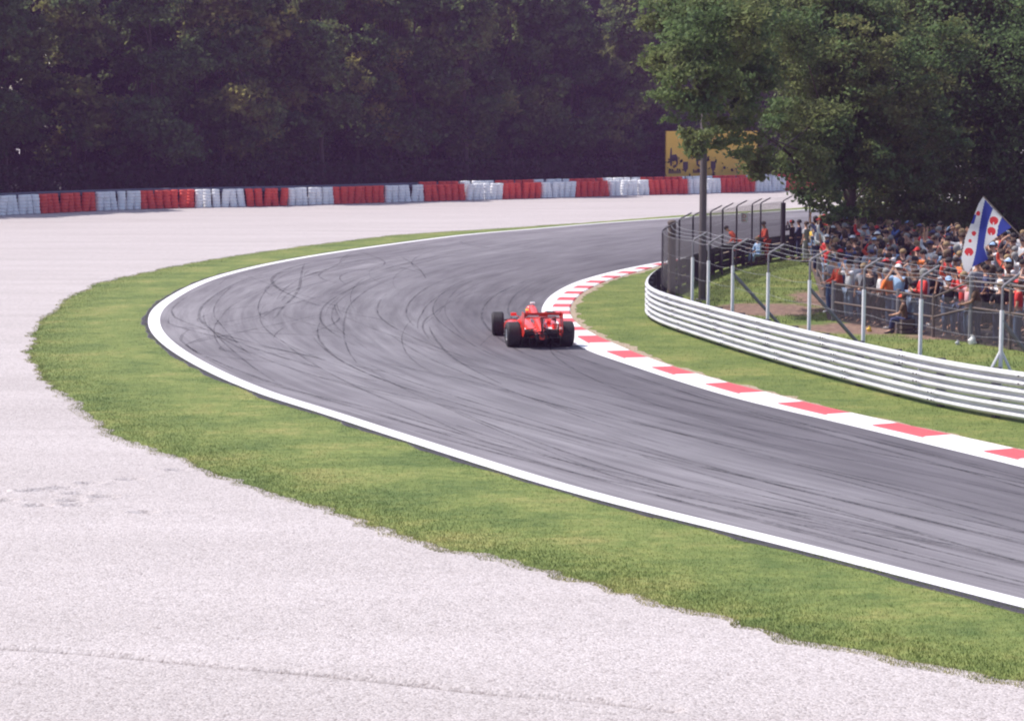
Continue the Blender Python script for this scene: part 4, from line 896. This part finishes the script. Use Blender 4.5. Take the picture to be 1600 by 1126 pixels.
# crowd pen: front edge, left edge
F0, F1, LB0 = pix(1302, 503), pix(1660, 562), pix(1262, 408)
fdir = (F1-F0); Lf = fdir.length; fdir.normalize(); back = Vector((-fdir.y, fdir.x, 0)); back = back if back.y > 0 else -back
ldir = LB0-F0
def bank_z(d): return min(.5, .06*max(0, d-.5))
pr_ = random.Random(21)
tops_w = ['black']*14+['dark blue']*5+['red']*6+['white']*6+['grey']*5+['pale grey']*3+['blue']*2+['light blue']*2+['orange']*1+['brown']*2+['green']*1+['pink']*2+['scarlet']*2
legs_w = ['jeans']*5+['black']*4+['dark blue']*2+['faded jeans']*3+['grey']*1+['brown']
rown = ordn
def rng_rz(p):   # look towards the racing car
    d = Vector((-.2, 56, 0))-p; return math.atan2(-d.x, d.y)
nrow = 11; d = .0
for r_ in range(nrow):
    dd = .45+r_*1.02; tl = min(1, dd/(ldir.dot(back))); st = F0+back*dd+fdir*(ldir.dot(fdir)*dd/ldir.dot(back))
    x = .25+pr_.uniform(0, .3); row_people = []
    while True:
        p = st+fdir*x+back*pr_.uniform(-.25, .25)
        sx, sy = project(p)
        if sx > 1675: break
        row_people.append(p); x += pr_.uniform(.46, .78) if r_ < 9 else pr_.uniform(.5, .8)
    for j, p in enumerate(row_people):
        sx, sy = project(p); top = pr_.choice(tops_w); leg = pr_.choice(legs_w); z = bank_z(dd)+(.22 if (sx > 1490 and r_ == 1) else 0)
        pose = pr_.choice(['arms down']*3+['arms folded']*3+['hands to the eyes']*3+['leaning on the rail']*2+['one arm raised', 'pointing', 'hands on hips', 'shading the eyes', 'shading the eyes'])
        if r_ == 0: pose = pr_.choice(['leaning on the rail']*4+['arms folded', 'arms down', 'pointing', 'hands to the eyes'])
        head, hc = ('cap', pr_.choice(['red', 'white', 'black', 'dark blue', 'grey', 'light blue', 'white'])) if pr_.random() < .26 else ('hair', pr_.choice([0, 0, 1, 1, 2, 3]))
        if j == 5 and r_ == 0: top = 'orange'
        lab = f"person in {top} top" + (f" and {hc} cap" if head == 'cap' else '') + f", {ordn[j] if j < 20 else 'last'} from left in {rown[r_]} crowd row"
        person((p.x, p.y, z), rng_rz(p)+pr_.gauss(0, .45), pose, top, leg, lab, pr_.random() < .45, head, hc, pr_.choice([0, 0, 1, 1, 2]), 'spectators packed behind the rail', pr_.uniform(.98, 1.1), shoes=('white' if pr_.random() < .4 else True) if r_ < 2 else False, longhair=pr_.random() < .2)
# earth bank they stand on
mb = MB(); nb_ = 12
prof2 = [(.1, .036), (.3, .045), (.5, .06), (6, bank_z(6)-.0), (11, .48), (22, .48)]
for dd, z in prof2:
    for k in range(nb_+1):
        q = F0+back*dd+fdir*(ldir.dot(fdir)*min(dd, 12)/ldir.dot(back)-.3+k*(Lf+14)/nb_); mb.v.append((q.x, q.y, z))
for a in range(len(prof2)-1):
    for k in range(nb_): i = a*(nb_+1)+k; mb.f.append((i, i+1, i+nb_+2, i+nb_+1)); mb.m.append(0)
m, nt, b = new_mat('trodden_earth'); co = coords(nt); nt.links.new(ramp(nt, noise(nt, 3, 5, .7, co), [(.3, (.07, .05, .042)), (.55, (.12, .085, .07)), (.75, (.20, .155, .12))]).outputs[0], b.inputs['Base Color']); b.inputs['Roughness'].default_value = .95; bump(nt, b, noise(nt, 8, 5, .7, co), .8, .05)
tag(mb.build('earth_bank', m, smooth=False), kind='structure')
# raised kerb of stones in front of the crowd (right part, a low step they stand on)
mb = MB(); qa = F0+fdir*(Lf*.54)+back*.95
mb.box(qa+fdir*4+back*.2+Vector((0, 0, .12)), (8.4, .5, .22), Matrix.Rotation(math.atan2(fdir.y, fdir.x), 3, 'Z'), bev=.03)
tag(mb.build('low_wall', M['concrete'], smooth=False), 'low dark concrete step under the spectators at the right end of the rail', 'wall')
# rail fence holding the crowd back
cf = tag(empty('crowd_fence', F0), 'dark post and rail fence in front of the packed crowd', 'fence')
mb_r = [MB(), MB()]; fpts = [LB0+back*0]+[F0]+[F0+fdir*k*1.75 for k in range(1, 9)]
fpts = [LB0, LB0.lerp(F0, .25), LB0.lerp(F0, .5), LB0.lerp(F0, .75)]+fpts[1:]
for k, q in enumerate(fpts):
    hgt = 1.25 if k < 8 else 1.85
    mb = MB(); mb.tube([q, q+Vector((0, 0, hgt))], .05 if k % 2 else .07, 8); child(mb.build('post', M['wood'] if k % 2 else M['postg']), cf)
for z0_, z1_ in ((1.15, 1.72), (.6, 1.0)):
    mb = MB(); mb.tube([q+Vector((0, 0, z0_ if k < 8 else z1_)) for k, q in enumerate(fpts)], .032, 8); child(mb.build('rail', M['wood']), cf)
Lq = [0.0]
for a, b_ in zip(fpts[:-1], fpts[1:]): Lq.append(Lq[-1]+(b_-a).length)
nq = len(fpts); ml = M['link'].copy(); ml.name = 'close_mesh'
for n_ in ml.node_tree.nodes:
    if n_.type == 'MATH' and n_.operation == 'LESS_THAN': n_.inputs[1].default_value = .25
child(np_mesh('wire_mesh', [(q.x, q.y-.02, .05) for q in fpts]+[(q.x, q.y-.02, 1.2) for q in fpts], [(i, i+1, i+1+nq, i+nq) for i in range(nq-1)], ml, uv=[(l, .05) for l in Lq]+[(l, 1.2) for l in Lq]), cf)
# dark wall at the back left of the crowd
A, B = at(1272, 405, 85), at(1400, 405, 87); A.z = B.z = 0; d_ = (B-A)
mb = MB(); mb.box((A+B)/2+Vector((0, 0, .82)), (d_.length, .15, 1.64), Matrix.Rotation(math.atan2(d_.y, d_.x), 3, 'Z'), bev=.01)
wl = tag(mb.build('wall', M['concrete'], smooth=False), 'dark concrete wall behind the left end of the crowd', 'wall')
mb = MB(); mb.box((A+B)/2+Vector((0, 0, 1.665)), (d_.length+.06, .22, .05), Matrix.Rotation(math.atan2(d_.y, d_.x), 3, 'Z')); mb.build('coping', M['postg'], wl, smooth=False)
# marshals and others by the far fence
def P0(px, py): q = pix(px, py); return (q.x, q.y, .036)
person(P0(1152, 411), R(75), 'bending forward', 'scarlet', 'scarlet', 'marshal in orange overalls bending over the fence beside the small sign', True, 'hair', 0, 0)
person(P0(1198, 410), R(100), 'leaning on the rail', 'scarlet', 'scarlet', 'marshal in orange overalls with dark cap looking toward the track', True, 'cap', 'black', 1)
person(P0(1186, 415), R(120), 'seated', 'light blue', 'light blue', 'person in pale blue clothes crouching in front of the orange marshal', True, 'hair', 2, 0, size=.92)
person(P0(1237, 408), R(60), 'hands to the eyes', 'black', 'black', 'photographer dressed in black beside the thick dark fence post', True, 'cap', 'red', 0)
person(P0(1248, 407), R(70), 'arms folded', 'dark blue', 'dark blue', 'person in dark blue jacket just right of the photographer in black', True, 'hair', 0, 1)
person(P0(1259, 411), R(50), 'arms down', 'pale grey', 'pale grey', 'person in pale grey clothes beside the yellow shirt at the crowd corner', False, 'hair', 1, 0)
person(P0(1270, 417), R(-60), 'walking', 'yellow', 'jeans', 'person in yellow shirt and blue jeans walking at the corner of the crowd', False, 'hair', 1, 0)
person(P0(1284, 428), R(60), 'leaning on the rail', 'white', 'black', 'person in white top outside the left corner of the rail fence', False, 'hair', 0, 1)
person(P0(1296, 447), R(80), 'one arm raised', 'red', 'black', 'person in red top with raised arm at the bend of the rail fence', False, 'hair', 0, 1)
person(P0(1414, 523), R(70), 'seated', 'brown', 'dark blue', 'person in red cap sitting low in front of the rail fence', False, 'cap', 'scarlet', 1, size=.85)
def crate(px, py, label):
    q = pix(px, py); mb = MB()
    for z in (.06, .2, .34): mb.box((0, .17, z), (.42, .02, .1)); mb.box((0, -.17, z), (.42, .02, .1)); mb.box((.2, 0, z), (.02, .32, .1)); mb.box((-.2, 0, z), (.02, .32, .1))
    mb.box((0, 0, .405), (.44, .38, .02)); o = mb.build('crate', M['wood'], smooth=False); o.location = (q.x, q.y, .036); o.rotation_euler = (0, 0, R(20)); tag(o, label, 'crate')
crate(1414, 523, 'low wooden crate under the person in the red cap before the rail fence'); crate(1186, 415, 'low wooden crate under the person in pale blue by the far fence')
# things lying at the foot of the crowd
def bag(px, py, col, label, sz=.3):
    q = pix(px, py); mb = MB(); mb.loft([[(x*sz*w_+.02*math.sin(9*z), y*sz*.5*w_, z*sz) for x, y in [(.55*math.cos(t), .8*math.sin(t)) for t in np.linspace(0, 2*math.pi, 10, endpoint=False)]] for z, w_ in ((0, .75), (.15, .95), (.5, .9), (.8, .6), (1.0, .3), (1.15, .35))])
    o = mb.build('bag', CL[col]); o.location = (q.x, q.y, .04); tag(o, label, 'bag')
bag(1519, 540, 'white', 'white plastic bag lying at the foot of the rail fence under the flag', .22); bag(1358, 520, 'yellow', 'small pale yellow bag at the foot of the crowd left of the red cap', .14); bag(1496, 541, 'pale grey', 'small pale bag beside the white plastic bag', .12)
# ------------------------------------------------------------ flag
YF = 56.0; FW = (MB()); U = Vector((1, 0, 0)); W3 = Vector((0, 0, 1))
def inside(poly, x, y):
    r_ = False; n = len(poly)
    for i in range(n):
        x1, y1 = poly[i]; x2, y2 = poly[(i+1) % n]
        if (y1 > y) != (y2 > y) and x < (x2-x1)*(y-y1)/(y2-y1)+x1: r_ = not r_
    return r_
base_c = at(1535, 380, YF); S_ = YF/FPX
def fl(x, y):   # flag's own plane in metres, waving in depth
    a, h_ = (x-1535)*S_, (380-y)*S_
    wv = .10*math.sin(a*5.5+h_*1.2)+.06*math.sin(h_*3.1-a*2)
    return Vector((base_c.x+a*.92, base_c.y-a*.72+wv, base_c.z+h_))
outl = [(1535, 308), (1553, 328), (1563, 339), (1575, 353), (1560, 366), (1548, 378), (1539, 386), (1543, 405), (1530, 411), (1519, 418), (1514, 429), (1508, 420), (1505, 405), (1508, 385), (1510, 372), (1516, 353), (1523, 334), (1529, 318)]
blue1 = [(1538, 312), (1550, 326), (1544, 350), (1537, 386), (1545, 410), (1519, 418), (1525, 390), (1532, 350)]; blue2 = [(1563, 336), (1578, 354), (1556, 370), (1558, 352)]; blue3 = [(1519, 336), (1526, 336), (1522, 350), (1516, 350)]
def heart(cx, cy, r_):   # pompeblad leaf
    return [(cx+r_*math.cos(t)*(1), cy+r_*1.1*math.sin(t)) for t in np.linspace(0, 2*math.pi, 14)]
hearts = [heart(1552, 344.5, 6), heart(1549, 361, 6), heart(1528.5, 334, 3.5), heart(1522, 365, 3.5), heart(1516.5, 377, 2.5), heart(1515, 394, 6)]
notch = [(1552, 350.5), (1549, 367), (1515, 400)]
st_ = .75; idx = {}
for gx2 in np.arange(1503, 1580, st_):
    for gy2 in np.arange(306, 431, st_):
        cx, cy = gx2+st_/2, gy2+st_/2
        if not inside(outl, cx, cy): continue
        mi = 1 if (inside(blue1, cx, cy) or inside(blue2, cx, cy) or inside(blue3, cx, cy)) else 0
        if any(inside(h_, cx, cy) for h_ in hearts) and not any(abs(cx-a) < .8 and abs(cy-b_) < 3.2 for a, b_ in notch): mi = 2
        f_ = []
        for ax, ay in ((0, 0), (0, 1), (1, 1), (1, 0)):
            key = (round(gx2/st_)+ax, round(gy2/st_)+ay)
            if key not in idx: idx[key] = len(FW.v); FW.v.append(tuple(fl(gx2+ax*st_, gy2+ay*st_)))
            f_.append(idx[key])
        FW.f.append(tuple(f_)); FW.m.append(mi)
def cloth(name, c):
    m, nt, b = new_mat(name); b.inputs['Base Color'].default_value = (*c, 1); b.inputs['Roughness'].default_value = .8; tr_ = nt.nodes.new('ShaderNodeBsdfTranslucent'); tr_.inputs[0].default_value = (*c, 1); ms = nt.nodes.new('ShaderNodeMixShader'); ms.inputs[0].default_value = .45
    f = noise(nt, 6, 2, .5, coords(nt)); cc_ = mixc(nt, f, tuple(q*.9 for q in c), c); nt.links.new(cc_, b.inputs['Base Color'])
    nt.links.new(b.outputs[0], ms.inputs[1]); nt.links.new(tr_.outputs[0], ms.inputs[2]); nt.links.new(ms.outputs[0], nt.nodes['Material Output'].inputs[0]); return m
flag = tag(empty('flag', tuple(base_c)), 'blue and white striped flag with red leaf emblems waved above the crowd', 'flag')
child(FW.build('cloth', [cloth('flag_white', (.86, .83, .86)), cloth('flag_blue', (.035, .06, .38)), cloth('flag_red', (.75, .04, .05))], sharp=0), flag)
mb = MB(); pa, pb = fl(1535, 307), fl(1576, 353.5); mb.tube([pa, pb, pb+(pb-pa)*1.75], .014, 8); child(mb.build('flagpole', M['wood']), flag)
# infield grass
pts = []
Pin = strip_points(K1, near_param(K1, GR), 80000); blades('infield_grass', Pin, .012, .04, .012, M['blade'])
n_ = 90000; gx3 = rng.uniform(3, 24, n_); gy3 = rng.uniform(36, 96, n_)
GRs = sample(GR, np.linspace(0, 1, 160)); polyG = [tuple(p) for p in GRs]
def inside_np(poly, X, Y):
    r_ = np.zeros(len(X), bool); n = len(poly)
    for i in range(n):
        x1, y1 = poly[i]; x2, y2 = poly[(i+1) % n]
        if y1 == y2: continue
        c_ = ((y1 > Y) != (y2 > Y)) & (X < (x2-x1)*(Y-y1)/(y2-y1)+x1); r_ ^= c_
    return r_
ok = inside_np(polyG, gx3, gy3); dq = np.zeros(n_)
for (a, rx, ry) in ((D[0], 2.2, 2.6), (D[1], 1.0, 4), (D[2], 2.8, 2.6), (D[3], 3, 1.6)): dq = np.maximum(dq, 1-np.hypot((gx3-a.x)/rx, (gy3-a.y)/ry))
ok &= (dq+.6*vnoise(gx3, gy3, .8, 31)) < .5
blades('infield_grass', np.c_[gx3, gy3][ok], .03, .10, .022, M['blade2'])
# ------------------------------------------------------------ added purple veil that lifts the dark tones
mb = MB(); mb.box((5, 120, 16), (260, 300, 34)); hz = mb.build('fade_veil', None, smooth=False) if False else None
me = bpy.data.meshes.new('fade_veil'); bxm = MB(); bxm.box((5, 110, 14.5), (300, 290, 31.5)); me.from_pydata(bxm.v, [], bxm.f); hz = link(bpy.data.objects.new('fade_veil', me)); tag(hz, kind='stuff')
m = bpy.data.materials.new('fade_veil_volume'); m.use_nodes = True; nt = m.node_tree; nt.nodes.remove(nt.nodes['Principled BSDF']); pv = nt.nodes.new('ShaderNodeVolumePrincipled')
pv.inputs['Color'].default_value = (.84, .45, 1.0, 1); pv.inputs['Density'].default_value = HAZE if 'HAZE' in globals() else .00040; pv.inputs['Anisotropy'].default_value = .0  # purple tint stands for an overall colour fade, not for real air
nt.links.new(pv.outputs[0], nt.nodes['Material Output'].inputs['Volume']); me.materials.append(m)
